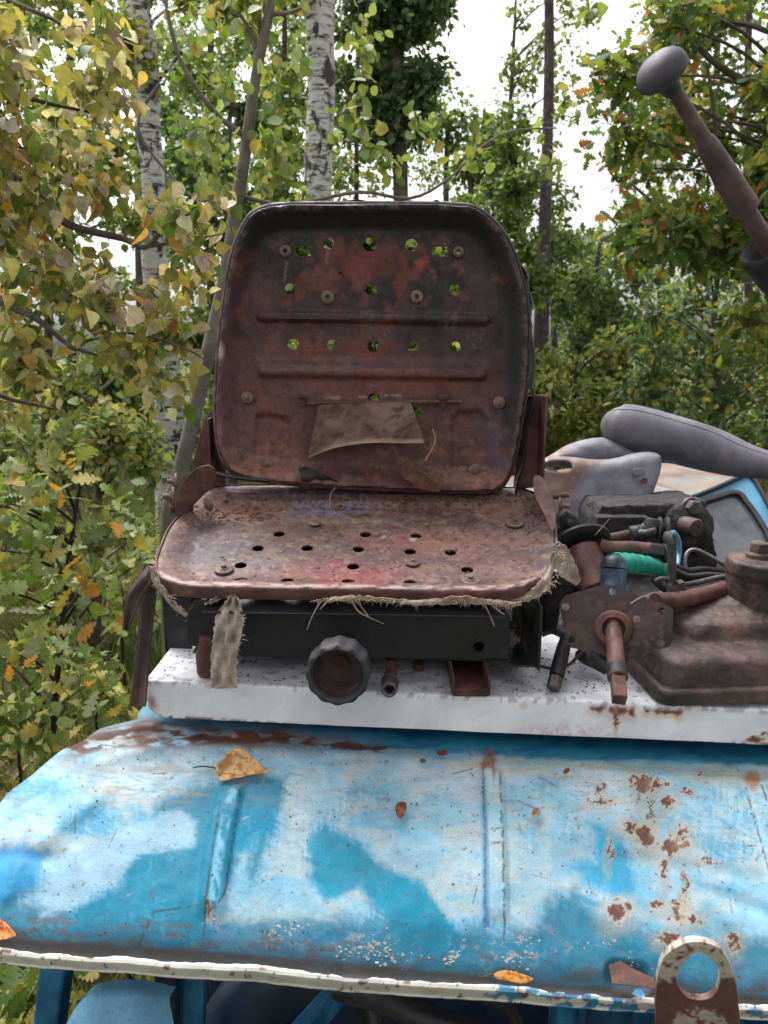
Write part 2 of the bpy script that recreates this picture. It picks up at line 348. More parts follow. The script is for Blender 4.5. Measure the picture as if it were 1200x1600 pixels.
# ============================================================ TRACTOR CAB ROOF (blue)
A_L, A_R, B0 = W(0, 1478, .735), W(1200, 1566, .705), W(600, 1190, .935)
BP = Pl((A_L + A_R) / 2, A_R - A_L, B0 - (A_L + A_R) / 2)
cab = thing('tractor_cab', Vector((0, 1.1, 0)), 'weathered sky blue tractor cab with dented ribbed roof and white drip rail', 'tractor cab')
def blue_paint(px, py):
    wx = px + (fbm(px / 55, py / 55, 3) - .5) * 20 + (fbm(px / 9, py / 9, 5) - .5) * 9
    wy = py + (fbm(px / 55, py / 55, 9) - .5) * 18 + (fbm(px / 9, py / 9, 6) - .5) * 9
    sx = px + (fbm(px / 14, py / 4, 15) - .5) * 26; sy = py + (fbm(px / 14, py / 4, 16) - .5) * 16
    c = np.repeat(S(150, 198, 220)[None], len(px), 0)
    c = lay(c, .55 * sst(.45, .68, fbm(px / 60, py / 45, 21)), S(204, 212, 214))
    c = lay(c, .45 * sst(.5, .7, fbm(px / 90, py / 70, 22)), S(104, 186, 226))
    c = lay(c, .6 * sst(.52, .72, fbm(px / 25, py / 14, 23)), S(190, 200, 200))
    MID = S(6, 136, 170); CY = S(0, 158, 202)
    st1 = .5 * fbm(px / 4, py / 26, 701) + .5 * fbm((px + py * .5) / 18, (py - px * .5) / 4, 702); st1 = sst(.3, .7, st1); st2 = fbm(px / 46, py / 30, 703)
    R1 = [(330, 1222), (445, 1215), (440, 1255), (415, 1310), (396, 1375), (383, 1372), (394, 1312), (372, 1330), (352, 1400), (322, 1500), (205, 1480), (150, 1462), (60, 1452), (190, 1385), (210, 1335), (300, 1322), (303, 1290), (285, 1268), (240, 1280), (250, 1250)]
    R2 = [(485, 1312), (508, 1283), (540, 1300), (590, 1345), (650, 1372), (705, 1440), (725, 1490), (640, 1490), (600, 1440), (565, 1388), (510, 1408), (478, 1370)]
    R3 = [(-200, 1395), (60, 1415), (150, 1445), (330, 1437), (430, 1430), (520, 1437), (620, 1430), (700, 1445), (790, 1455), (850, 1440), (870, 1395), (905, 1388), (940, 1430), (1000, 1450), (1060, 1478), (1200, 1470), (1400, 1480), (1400, 1640), (-200, 1560)]
    R4 = [(-200, 1320), (45, 1325), (78, 1335), (58, 1385), (25, 1415), (-200, 1410)]
    R5 = [(925, 1290), (958, 1298), (988, 1345), (995, 1388), (962, 1402), (905, 1365), (885, 1352), (932, 1345)]
    for P, col, so_, a in ((R1, MID, 8, .95), (R2, S(4, 146, 180), 7, .97), (R4, S(14, 146, 205), 8, .9), (R5, CY, 10, .85), (R3, S(14, 116, 148), 18, .9)):
        m_ = pmask(wx, wy, P, so_ + 3); e_ = m_ * (1 - m_) * 4; m_ = np.clip(m_ + (st1 - .5) * .45 * e_, 0, 1) * (1 - .04 * st1)
        c = lay(c, min(1, a + .04) * m_ * (.99 + .2 * (st2 - .5)), col)
    for cx, cy, rx, ry, a, col in ((140, 1285, 42, 28, .8, CY), (60, 1232, 55, 13, .6, CY), (230, 1290, 30, 14, .4, CY), (270, 1180, 80, 20, .3, MID), (500, 1160, 110, 12, .6, S(30, 130, 170)), (650, 1290, 50, 20, .25, CY),
                               (1140, 1330, 40, 16, .4, CY), (1130, 1385, 50, 12, .5, CY), (985, 1330, 26, 12, .5, S(30, 120, 150)), (80, 1360, 36, 14, .4, CY), (400, 1290, 40, 34, .7, CY), (1105, 1455, 60, 12, .4, MID)):
        c = lay(c, a * np.clip(blob(wx, wy, cx, cy, rx, ry, .6) * (.4 + 1.1 * st1), 0, 1), col)
    c = lay(c, .22 * sst(.55, .75, st2) * sst(.4, .7, st1), S(110, 190, 214)); c = lay(c, .30 * sst(.55, .75, fbm(px / 70, py / 60, 705)) * sst(.35, .6, st1), S(20, 140, 180))
    c = lay(c, .85 * pmask(sx, sy, [(255, 1278), (280, 1268), (303, 1284), (301, 1320), (215, 1335), (180, 1372), (60, 1440), (80, 1370), (160, 1310)], 7), S(160, 200, 222))
    c = lay(c, .5 * pmask(sx, sy, [(325, 1425), (520, 1420), (520, 1436), (325, 1440)], 8), S(176, 204, 208))
    # dark gutter strip below the white panel
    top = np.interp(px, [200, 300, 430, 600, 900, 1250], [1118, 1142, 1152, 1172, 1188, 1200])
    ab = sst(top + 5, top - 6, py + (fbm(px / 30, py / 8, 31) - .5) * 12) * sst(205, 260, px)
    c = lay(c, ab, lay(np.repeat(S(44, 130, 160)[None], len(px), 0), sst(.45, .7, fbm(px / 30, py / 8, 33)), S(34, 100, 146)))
    # cream bloom under the crest, brown silt along it
    cr = np.exp(-((py - (top + 16)) / 14) ** 2) * sst(.35, .6, fbm(px / 30, py / 6, 41)); c = lay(c, .8 * cr * sst(560, 700, px), S(190, 188, 166))
    yb = np.interp(px, [80, 200, 330, 430, 560, 640], [1175, 1150, 1150, 1152, 1168, 1174])
    br = np.exp(-((py - yb) / np.interp(px, [60, 230, 380, 620], [13, 20, 12, 6])) ** 2) * sst(.36, .56, fbm(px / 22, py / 6, 42)) * sst(60, 130, px) * sst(680, 560, px)
    c = lay(c, .5 * np.exp(-((py - yb - 4) / 26) ** 2) * sst(.3, .55, fbm(px / 40, py / 14, 45)) * sst(60, 130, px) * sst(640, 500, px), S(150, 112, 80)); c = lay(c, .95 * br, S(120, 70, 46)); c = lay(c, .55 * sst(.3, .7, br), S(76, 44, 34))
    c = lay(c, .7 * blob(wx, wy, 235, 1140, 26, 22), S(96, 56, 42)); c = lay(c, .6 * blob(wx, wy, 385, 1158, 30, 12), S(110, 62, 46))
    c = lay(c, .7 * np.exp(-((py - 1222) / 34) ** 2) * sst(.5, .64, fbm(px / 34, py / 7, 44)) * sst(80, 180, px) * sst(460, 300, px), S(166, 150, 128))
    c = lay(c, .65 * pmask(wx, wy, [(85, 1128), (190, 1085), (215, 1110), (170, 1140), (60, 1170)], 14), S(92, 84, 84))
    # fine grime streaks
    g = sst(.58, .74, fbm(px / 20, py / 3, 51)) * .4; c = lay(c, g * sst(1180, 1230, py) * sst(1400, 1200, py), S(126, 128, 120))
    # dirt and lichen near the rail
    rail = np.interp(px, [-100, 0, 300, 600, 860, 1200, 1300], [1466, 1472, 1490, 1515, 1543, 1562, 1568])
    dd = rail - py
    c = lay(c, .4 * sst(50, 6, dd) * sst(.3, .6, fbm(px / 26, py / 12, 61)), S(84, 90, 100))
    c = lay(c, .6 * sst(70, 30, dd) * sst(.5, .66, fbm(px / 34, py / 12, 62)), S(96, 88, 86))
    c = lay(c, .85 * sst(10, 2, dd), S(84, 76, 70))
    lk = sst(.62, .7, fbm(px / 7, py / 6, 63, 3)) * sst(85, 45, dd) * sst(6, 20, dd); cl = np.zeros(len(px))
    for cx, cy, r in ((445, 1462, 40), (590, 1482, 46), (715, 1490, 22), (802, 1492, 20), (828, 1490, 16), (610, 1490, 40), (780, 1480, 60), (880, 1478, 25), (940, 1468, 20), (560, 1475, 40), (350, 1440, 25)): cl = np.maximum(cl, blob(px, py, cx, cy, r, r * .5, .6))
    c = lay(c, .5 * np.clip(lk * cl * 1.4, 0, 1), S(150, 160, 165))
    # bare rust where the paint has flaked
    for cx, cy, rx, ry in ((1000, 1222, 16, 14), (1028, 1226, 14, 7), (1045, 1252, 9, 9), (940, 1232, 4, 13), (940, 1253, 22, 4), (1068, 1234, 10, 4), (990, 1293, 20, 8), (1010, 1305, 13, 16), (1052, 1323, 22, 12), (1066, 1300, 9, 12), (1035, 1360, 5, 18), (965, 1424, 20, 16), (1025, 1412, 9, 9), (1056, 1425, 10, 12),
                           (1085, 1434, 11, 9), (1044, 1466, 17, 10), (1146, 1470, 11, 13), (1096, 1214, 6, 4), (950, 1325, 4, 18), (1018, 1262, 3, 16), (1070, 1385, 4, 20), (1058, 1408, 6, 6), (328, 1418, 4, 12), (1110, 1345, 16, 2)):
        qx = px + (fbm(px / 10, py / 10, 71) - .5) * 30 + (fbm(px / 3.5, py / 3.5, 73) - .5) * 11; qy = py + (fbm(px / 10, py / 10, 72) - .5) * 26 + (fbm(px / 3.5, py / 3.5, 74) - .5) * 11
        m_ = blob(qx, qy, cx, cy, rx * .86, ry * .86, .12); h_ = blob(qx, qy, cx, cy, rx * 1.15, ry * 1.15, .15)
        c = lay(c, .4 * blob(wx, wy, cx, cy + ry * .6, rx * 1.8, ry * 2.0, .5), S(184, 168, 140)); c = lay(c, .8 * h_, S(196, 188, 170)); c = lay(c, m_, S(108, 72, 64)); c = lay(c, m_ * .6 * sst(.5, .62, fbm(px / 4, py / 4, 76)), S(140, 98, 84))
    c = lay(c, .8 * blob(wx, wy, 765, 1196, 12, 26, .4), S(150, 92, 60)); c = lay(c, .8 * blob(wx, wy, 1172, 1218, 12, 16, .4), S(168, 110, 70))
    # rib edges: cracked paint lines, rusty
    for L in (((347, 1232), (322, 1400), (318, 1470)), ((376, 1232), (352, 1395), (340, 1410)), ((755, 1208), (758, 1330), (757, 1440)), ((781, 1205), (786, 1330), (788, 1470)), ((1165, 1232), (1200, 1355), (1230, 1440)), ((1190, 1226), (1215, 1300), (1240, 1380)), ((764, 1295), (783, 1294)), ((763, 1317), (783, 1316)), ((215, 1480), (240, 1425), (310, 1415))):
        c = lay(c, .75 * sst(2.4, .8, dpoly(px + (fbm(px / 6, py / 6, 81) - .5) * 5, py, L, False)) * sst(.3, .5, fbm(px / 9, py / 9, 82)), S(66, 62, 66))
    c = lay(c, .9 * sst(9, 4, dpoly(px, py, ((763, 1206), (769, 1330), (772, 1440)), False)) * sst(.3, .55, fbm(px / 9, py / 30, 83)), S(178, 208, 218))
    c = lay(c, .9 * sst(10, 5, dpoly(px, py, ((362, 1238), (342, 1330), (334, 1400)), False)) * sst(.35, .55, fbm(px / 12, py / 22, 85)), S(130, 200, 226))
    c = lay(c, .85 * sst(13, 7, dpoly(px, py, ((748, 1215), (756, 1330), (760, 1440)), False)) * sst(748, 762, px) * sst(768, 758, px), S(40, 120, 170))
    # scratches
    rs = random.Random(5)
    for k in range(46):
        x0, y0 = rs.uniform(10, 1190), rs.uniform(1200, 1450); a = rs.uniform(-.5, .5) + (0 if rs.random() < .7 else 1.5); L = rs.uniform(6, 34)
        c = lay(c, rs.uniform(.3, .8) * sst(1.8, .5, dpoly(px, py, ((x0, y0), (x0 + L * math.cos(a), y0 + L * math.sin(a))), False)), S(120, 96, 84) if rs.random() < .6 else S(200, 206, 206))
    c = lay(c, .7 * sst(.82, .86, fbm(px / 5, py / 5, 91, 2)) , S(90, 90, 92))
    return c * .80
# surface grid
NU, NV = 900, 280
left_px = crom([(0, 1478), (-60, 1480), (-150, 1482)], 2)
def lerp(a, b, t): return a + (b - a) * t
vedge = [BP.uv(*p) for p in ((-150, 1470), (-120, 1400), (-60, 1300), (0, 1222), (42, 1188), (90, 1141), (140, 1100), (190, 1078), (215, 1070))]
ve = np.array(vedge); v_c = BP.uv(600, 1190)[1]; vmax = v_c + .45
vv = np.concatenate([np.linspace(-.004, v_c + .06, NV - 24), np.linspace(v_c + .07, vmax, 24)]); order = np.argsort(ve[:, 1])
uL = np.interp(vv, ve[order, 1], ve[order, 0]); uL = np.where(vv > ve[:, 1].max(), uL[-1] * 0 + ve[order, 0][-1] - .02, uL)
uR = BP.uv(1200, 1566)[0] + .22
ss_ = np.linspace(0, 1, NU)
UU = uL[:, None] * (1 - ss_)[None] + uR * ss_[None]; VV = np.repeat(vv[:, None], NU, 1)
def ribh(U, V, L, w, h):
    P = np.array([BP.uv(*p) for p in L]); x = np.interp(V, P[:, 1][::-1], P[:, 0][::-1]); lo, hi = P[:, 1].min(), P[:, 1].max()
    return h * (1 - sst(w * .45, w, np.abs(U - x))) * sst(lo - .005, lo + .02, V) * sst(hi + .012, hi - .01, V)
def crease(U, V, a, b, w, h):
    d = dpoly(U, V, (BP.uv(*a), BP.uv(*b)), False); return h * np.exp(-(d / w) ** 2)
vc = v_c + .0
H = -.008 * sst(.030, -.004, VV) ** 2 + .010 * np.sin(np.pi * np.clip(VV / vc, 0, 1))
beyond = np.clip(VV - vc, 0, None); tl = math.tan(math.asin(max(-1, min(1, BP.V.z))))
H -= tl * np.where(beyond < .03, beyond ** 2 / .06, beyond - .015)
H -= .010 * np.exp(-((VV - vc - .03) / .02) ** 2)
H += ribh(UU, VV, ((364, 1228), (342, 1330), (330, 1440)), .021, .0065) + ribh(UU, VV, ((768, 1200), (771, 1330), (773, 1450)), .019, .006) + ribh(UU, VV, ((1178, 1222), (1208, 1340), (1236, 1450)), .02, .0065)
H += -.5 * sst(.14, 0, UU - uL[:, None]) ** 2 * .075 * sst(.02, .1, VV)                 # left flank folds down
H += crease(UU, VV, (20, 1250), (130, 1200), .012, -.006) + crease(UU, VV, (60, 1330), (160, 1250), .014, .005) + crease(UU, VV, (0, 1330), (90, 1345), .012, -.005) + crease(UU, VV, (160, 1190), (290, 1150), .016, .006)
H += crease(UU, VV, (110, 1150), (220, 1150), .012, -.009) + crease(UU, VV, (150, 1118), (235, 1122), .012, .010) + crease(UU, VV, (50, 1300), (15, 1400), .01, .004) + crease(UU, VV, (1080, 1385), (1200, 1430), .01, -.004) + crease(UU, VV, (1060, 1360), (1180, 1380), .012, -.003)
H += crease(UU, VV, (600, 1300), (760, 1280), .05, -.004) + crease(UU, VV, (880, 1370), (1000, 1330), .035, -.005) + crease(UU, VV, (420, 1260), (560, 1240), .04, .003) + .0035 * (fbm(UU * 9, VV * 9, 5) - .5) * 2 * sst(0, .04, VV)
H += .0012 * (fbm(UU * 60, VV * 60, 8) - .5)
dent = dpoly(UU, VV, (BP.uv(965, 1524), BP.uv(1000, 1528)), False); H -= .010 * sst(.018, .003, dent)
G = BP.arr(UU.ravel(), VV.ravel(), H.ravel()).reshape(NV, NU, 3)
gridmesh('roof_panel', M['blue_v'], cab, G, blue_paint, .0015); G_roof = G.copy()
# white drip rail along the near edge
def rail_paint(px, py):
    c = np.repeat(S(214, 212, 206)[None], len(px), 0)
    c = lay(c, .5 * sst(.5, .7, fbm(px / 40, py / 8, 101)), S(190, 178, 158))
    bl = sst(.50, .54, fbm(px / 22, py / 10, 102, 4)) * (.95 * sst(730, 790, px) * sst(1100, 950, px) + sst(900, 1000, px) * .9)
    c = lay(c, np.clip(bl, 0, 1), S(46, 128, 168)); c = lay(c, sst(.69, .72, fbm(px / 16, py / 9, 104, 5)) * .9, S(112, 78, 62))
    c = lay(c, sst(.76, .78, fbm(px / 9, py / 7, 105, 4)), S(60, 120, 150))
    c = lay(c, .9 * sst(.56, .62, fbm(px / 30, py / 6, 106, 4)) * sst(900, 1040, px), S(186, 176, 160)); return c
us = np.linspace(BP.uv(-150, 1482)[0], uR, 1000); hw = np.interp(us, [us[0], 0, uR], [.0095, .0115, .009])
prof = [(.008, -.0035), (.002, -.0005), (-.003, .0005), (-.0062, -.0006), (-.0070, -.0022), (-.0074, -.005), (-.0078, -.009), (-.0082, -.013), (-.0086, -.017), (-.0090, -.0195), (-.0104, -.0205), (-.0106, -.0222), (-.0088, -.0235), (-.001, -.0235), (.002, -.021), (.002, -.016)]
wob = .0022 * (fbm(us * 14, us * 0, 7) - .5) * 2 + .0008 * (fbm(us * 60, us * 0, 9) - .5)
G = np.zeros((len(prof), len(us), 3))
for j, (pv, pn) in enumerate(prof):
    G[j] = BP.arr(us, pv + wob, pn * hw / .0105 - .0075 + wob)
gridmesh('drip_rail', M['white_v'], cab, G[::-1].copy(), rail_paint, .0012, smooth=22)
b = MB(); b.tube([BP.pt(u, .004, -.034) for u in np.linspace(us[0], uR, 30)], .0035, 8); b.build('rail_seam', M['rust'], cab)
# torn flap of sheet by the eye
b = MB(); P = [(948, 1512), (965, 1506), (985, 1520), (1015, 1535), (1020, 1552), (950, 1545)]
b.prism([BP.at(x, y, .010 + .002 * i) for i, (x, y) in enumerate(P)], BP.N * -.0015); b.build('torn_flap', M['rust'], cab)
# lichen crust: pale raised flecks near the rail
mb = MB(); rl = random.Random(31)
def clod(mb, P, r, N, fl=.5):
    vs = []; rr = [random.uniform(.6, 1.2) for _ in range(12)]; a = random.uniform(0, 6)
    U = Vector(N).orthogonal().normalized(); V_ = Vector(N).cross(U)
    for j, (q, h) in enumerate(((.75, 0), (1, .25), (.55, .8))):
        for k in range(6):
            an = a + k * math.pi / 3 + j * .3; vs.append(Vector(P) + (U * math.cos(an) + V_ * math.sin(an)) * r * q * rr[(k + j * 3) % 12] + Vector(N) * r * h * fl)
    fs = [tuple(range(5, -1, -1)), tuple(range(12, 18))] + [(j * 6 + k, j * 6 + (k + 1) % 6, (j + 1) * 6 + (k + 1) % 6, (j + 1) * 6 + k) for j in range(2) for k in range(6)]
    mb.add(vs, fs)
G = G_roof; gpx, gpy = project(G[:170].reshape(-1, 3)); gflat = G[:170].reshape(-1, 3)
for cx, cy, r, n_ in ((445, 1452, 16, 26), (432, 1462, 20, 26), (470, 1448, 14, 14), (590, 1482, 26, 60), (715, 1490, 12, 26), (802, 1492, 12, 34), (828, 1490, 9, 20), (610, 1495, 30, 30), (780, 1480, 60, 26), (880, 1478, 25, 12), (940, 1468, 20, 12), (560, 1475, 40, 24), (350, 1440, 25, 8), (820, 1468, 10, 20), (704, 1498, 10, 14), (1000, 1500, 40, 14)):
    for k in range(n_):
        x, y = rl.gauss(cx, r * .6), rl.gauss(cy, r * .35); i_ = int(np.argmin((gpx - x) ** 2 + (gpy - y) ** 2)); clod(mb, Vector(gflat[i_]) - BP.N * .0002, rl.uniform(.0007, .0026) * (1.35 if rl.random() < .15 else 1), BP.N, .10)
o = mb.build('lichen', metal('pale_lichen', [(.3, S(112, 114, 112)), (.5, S(150, 152, 148)), (.7, S(186, 186, 180))], 60, (.9, 1), .8, 300, .2), cab, smooth=0); o['kind'] = 'stuff'
# lifting eye
EP = Pl(W(1090, 1560, .665), A_R - A_L, (0, -.35, 1))
outer = crom([EP.uv(*p) for p in ((1030, 1760), (1027, 1640), (1025, 1560), (1034, 1505), (1060, 1480), (1090, 1473), (1122, 1482), (1142, 1510), (1152, 1550), (1160, 1640), (1166, 1760))], 6)
hole = crom([EP.uv(*p) for p in ((1094, 1488), (1075, 1496), (1060, 1516), (1058, 1538), (1074, 1558), (1095, 1562), (1114, 1556), (1125, 1535), (1120, 1508))], 5, True)
def eye_paint(px, py):
    c = np.repeat(S(112, 80, 74)[None], len(px), 0); wy = py + (fbm(px / 9, py / 9, 1) - .5) * 22
    c = lay(c, sst(1534, 1526, wy), S(202, 192, 178)); c = lay(c, .9 * pmask(px + (fbm(px / 9, py / 9, 4) - .5) * 10, wy, [(1060, 1582), (1100, 1576), (1130, 1588), (1145, 1640), (1035, 1640)], 2), S(192, 186, 178))
    c = lay(c, sst(.6, .66, fbm(px / 8, py / 8, 2)), S(120, 74, 56)); return c
sheet('lifting_eye', M['rust_v'], cab, EP, outer, [hole], lambda u, v, d: .0012 * (1 - sst(0, .004, d)) * -1 + .0006 * fbm(u * 90, v * 90, 3), .006, .003, eye_paint, outline_n=0, smooth=45)
# cab body under the roof: posts, cross rail, inner panels, wheel arch
b = MB(); b.beam(W(92, 1490, .80), W(60, 1760, .83), .045, .03, (1, 0, 0)); b.build('corner_post', M['bluepaint'], cab, bevel=.004)
for x, y2 in ((264, .9), (306, .92)):
    b = MB(); b.beam(W(x, 1490, y2), W(x - 8, 1800, y2), .026 if x > 300 else .034, .03, (1, 0, 0)); b.build('door_post', M['bluepaint' if x > 300 else 'navy'], cab, bevel=.003)
b = MB(); b.beam(W(560, 1515, .98), W(440, 1650, .84), .04, .02, (1, 0, 0)); b.build('brace', M['bluepaint'], cab, bevel=.003)
b = MB(); b.box(W(945, 1650, .88), (.075, 0, 0), (0, .03, 0), (0, 0, .12)); b.build('door_pillar', M['bluepaint'], cab, bevel=.006)
b = MB(); b.box(W(905, 1650, .842), (.004, 0, 0), (0, .006, 0), (0, 0, .12)); b.box(W(985, 1650, .842), (.004, 0, 0), (0, .006, 0), (0, 0, .12)); b.build('pillar_flange', M['bluepaint'], cab, bevel=.001)
b = MB(); b.tube([W(350, 1640, 1.0), W(400, 1560, 1.0), W(480, 1532, 1.02), W(560, 1560, 1.04), W(620, 1660, 1.04)], .035, 14, smooth=6, ell=(1, 1.6)); b.build('wheel_arch', M['navy'], cab)
fen = [W(96, 1620, .72), W(128, 1566, .73), W(170, 1553, .75), W(215, 1553, .77), W(262, 1562, .80)]
fc = crom([tuple(p) for p in fen], 8); G = np.array([[np.array(p) + np.array([0, .03, -.012]) * t + np.array([.02, -.015, -.10]) * (t2) for p in fc] for t, t2 in ((1, 0), (.8, 0), (.55, 0), (.3, 0), (.1, 0), (0, .06), (-.05, .3), (-.06, .6), (-.06, 1))])
gridmesh('fender', M['paleblue'], cab, G, None, .002)
b = MB(); b.tube([W(530, 1545, .9), W(590, 1560, .86), (W(660, 1588, .82)), W(760, 1625, .8), W(860, 1700, .8)], .016, 14, smooth=6)
b.build('air_hose', M['rubber'] if False else M['black'], cab)
b = MB(); zf = .25
b.box((.13, 1.45, .62), (.62, 0, 0), (0, .012, 0), (0, 0, .38)); b.build('rear_wall', M['navy'], cab, bevel=.004)
b = MB(); b.box((.80, 1.13, .64), (.012, 0, 0), (0, .30, 0), (0, 0, .42)); b.build('side_wall', M['bluepaint'], cab, bevel=.004)
b = MB(); b.box((-.30, 1.30, .60), (.012, 0, 0), (0, .14, 0), (0, 0, .40)); b.build('side_wall', M['navy'], cab, bevel=.004)
b = MB(); b.box((.13, 1.10, .21), (.66, 0, 0), (0, .34, 0), (0, 0, .015)); b.build('floor_pan', M['navy'], cab, bevel=.004)
for x, y in ((-.3, .85), (.78, .85), (-.3, 1.38), (.78, 1.38)): b = MB(); b.box((x, y, .1), (.035, 0, 0), (0, .035, 0), (0, 0, .1)); b.build('skid_foot', M['rust'], cab, bevel=.004)
b = MB(); b.tube([W(600, 1640, .95), W(590, 1560, 1.0), W(690, 1548, 1.05), W(800, 1580, 1.05), W(820, 1700, 1.0)], .012, 12, smooth=6); b.build('inner_pipe', M['black'], cab)

# ============================================================ WHITE PANEL
WO = W(228, 1062, .985); WR = W(1200, 1109, .965)
U0 = (WR - WO).normalized(); WP = Pl(WO, U0, Vector((0, 1, 0)))
def onp(px, py, n=0): return WP.at(px, py, n)
def white_paint(px, py):
    c = np.repeat(S(236, 236, 243)[None], len(px), 0)
    top = np.interp(px, [228, 600, 770, 1015, 1200], [1062, 1083, 1090, 1102, 1109])
    on = sst(top + 1, top - 2, py)
    c = lay(c, .32 * on * sst(.35, .7, fbm(px / 60, py / 20, 3)), S(176, 180, 196))
    c = lay(c, .22 * on * sst(.45, .75, fbm(px / 26, py / 7, 12, 5)), S(120, 118, 128))
    c = lay(c, .8 * on * sst(.74, .78, fbm(px / 9, py / 3.2, 4, 4)), S(86, 80, 82)); c = lay(c, .7 * on * sst(.72, .76, fbm(px / 16, py / 2.6, 14, 4)), S(110, 100, 98))
    c = lay(c, .45 * on * sst(300, 560, px) * sst(960, 800, px) * sst(.3, .6, fbm(px / 30, py / 9, 13)), S(96, 92, 100))
    c = lay(c, .3 * (1 - on) * sst(.45, .75, fbm(px / 50, py / 14, 5)), S(214, 212, 216))
    c = lay(c, .55 * sst(9, 2, np.abs(py - top - 1)) * sst(.56, .62, fbm(px / 10, py / 10, 6)), S(110, 96, 92))
    for cx, cy, rx, ry in ((965, 1110, 15, 8), (932, 1108, 12, 4), (988, 1112, 5, 7), (1010, 1110, 6, 4), (1040, 1112, 22, 3.5), (1060, 1113, 6, 6), (1180, 1156, 14, 5), (1195, 1146, 8, 2), (962, 1124, 3, 14), (1080, 1098, 10, 2), (818, 1098, 5, 3)):
        m_ = blob(px + (fbm(px / 6, py / 6, 7) - .5) * 14, py + (fbm(px / 6, py / 6, 8) - .5) * 10, cx, cy, rx, ry, .3)
        c = lay(c, .5 * blob(px, py, cx, cy + 5, rx * 1.3, ry * 1.8, .5), S(214, 178, 140)); c = lay(c, m_, S(122, 78, 66))
    c = lay(c, .38 * blob(px, py, 885, 1148, 70, 16, .6) * sst(.35, .6, fbm(px / 4, py / 4, 9)), S(170, 90, 110))
    bot = np.interp(px, [235, 600, 880, 1200], [1118, 1142, 1157, 1163])
    c = lay(c, .9 * sst(5, 0, bot - py) * sst(.42, .55, fbm(px / 8, py / 8, 10)), S(110, 70, 56))
    c = lay(c, .8 * blob(px, py, 236, 1108, 9, 22, .5) * sst(.3, .55, fbm(px / 6, py / 6, 11)), S(140, 92, 70)); return c
wpan = thing('metal_panel', onp(700, 1050, -.05), 'white enamelled sheet metal panel with folded edge, lying on the blue cab roof', 'metal panel')
uw = WP.uv(1200, 1109)[0] + .22; dep = .50; lipH = (W(228, 1062, .985) - W(235, 1120, .985)).length * 1.0; lipR = (W(1200, 1109, .965) - W(1200, 1163, .965)).length
us = np.concatenate([[0, .001, .003, .006, .010, .015], np.linspace(.02, uw, 420)])
def lip_drop(u):    # rounded lower corner at the left end
    full = lipH + (lipR - lipH) * np.clip(u / .8, 0, 1); r = .030
    return full - np.where(u < r, r - np.sqrt(np.clip(r * r - (r - u) ** 2, 0, None)), 0)
rows = []
R = .004; dtop = lip_drop(us); rt = np.where(us < .02, .018 - np.sqrt(np.clip(.018 ** 2 - (.018 - np.minimum(us, .018)) ** 2, 0, None)), 0)
def wrow(vv_, nn_): return WP.arr(us, vv_ if hasattr(vv_, '__len__') else np.full(len(us), vv_), nn_ if hasattr(nn_, '__len__') else np.full(len(us), nn_))
wav = .0010 * (fbm(us * 8, us * 0, 3) - .5) * 2
tops = list(np.linspace(dep, .012, 150))
skew = np.clip(1 - us / .3, 0, 1) ** 2 * 0
for v_ in tops: rows.append(wrow(v_, .0016 * (fbm(us * 7, us * 0 + v_ * 7, 2) - .5)))
for a in (0, 22, 45, 68, 90): rows.append(wrow(R - R * math.sin(math.radians(a)) + wav, -R + R * math.cos(math.radians(a))))
for t in np.linspace(.12, 1, 22): rows.append(wrow(wav * (1 + t), -(R + (dtop - R) * t)))
rows.append(wrow(.004, -dtop)); rows.append(wrow(.012, -dtop + .0005))
gridmesh('sheet_metal', M['white_v'], wpan, np.array(rows)[::-1].copy(), white_paint, .0012)
b = MB(); b.prism([WP.pt(0, .01, -.001), WP.pt(0, dep, -.001), WP.pt(0, dep, -.03), WP.pt(0, .02, -.03), WP.pt(0, .01, -.02)], WP.U * .0012); b.build('folded_side', M['white_v'], wpan)
# spacer: battens inside the panel so that it rests on the roof
for u in (.2, .75): b = MB(); b.box(WP.pt(u, .27, -.030), WP.U * .02, WP.V * .2, WP.N * .024); b.build('stiffener', M['rust'], wpan, bevel=.002)

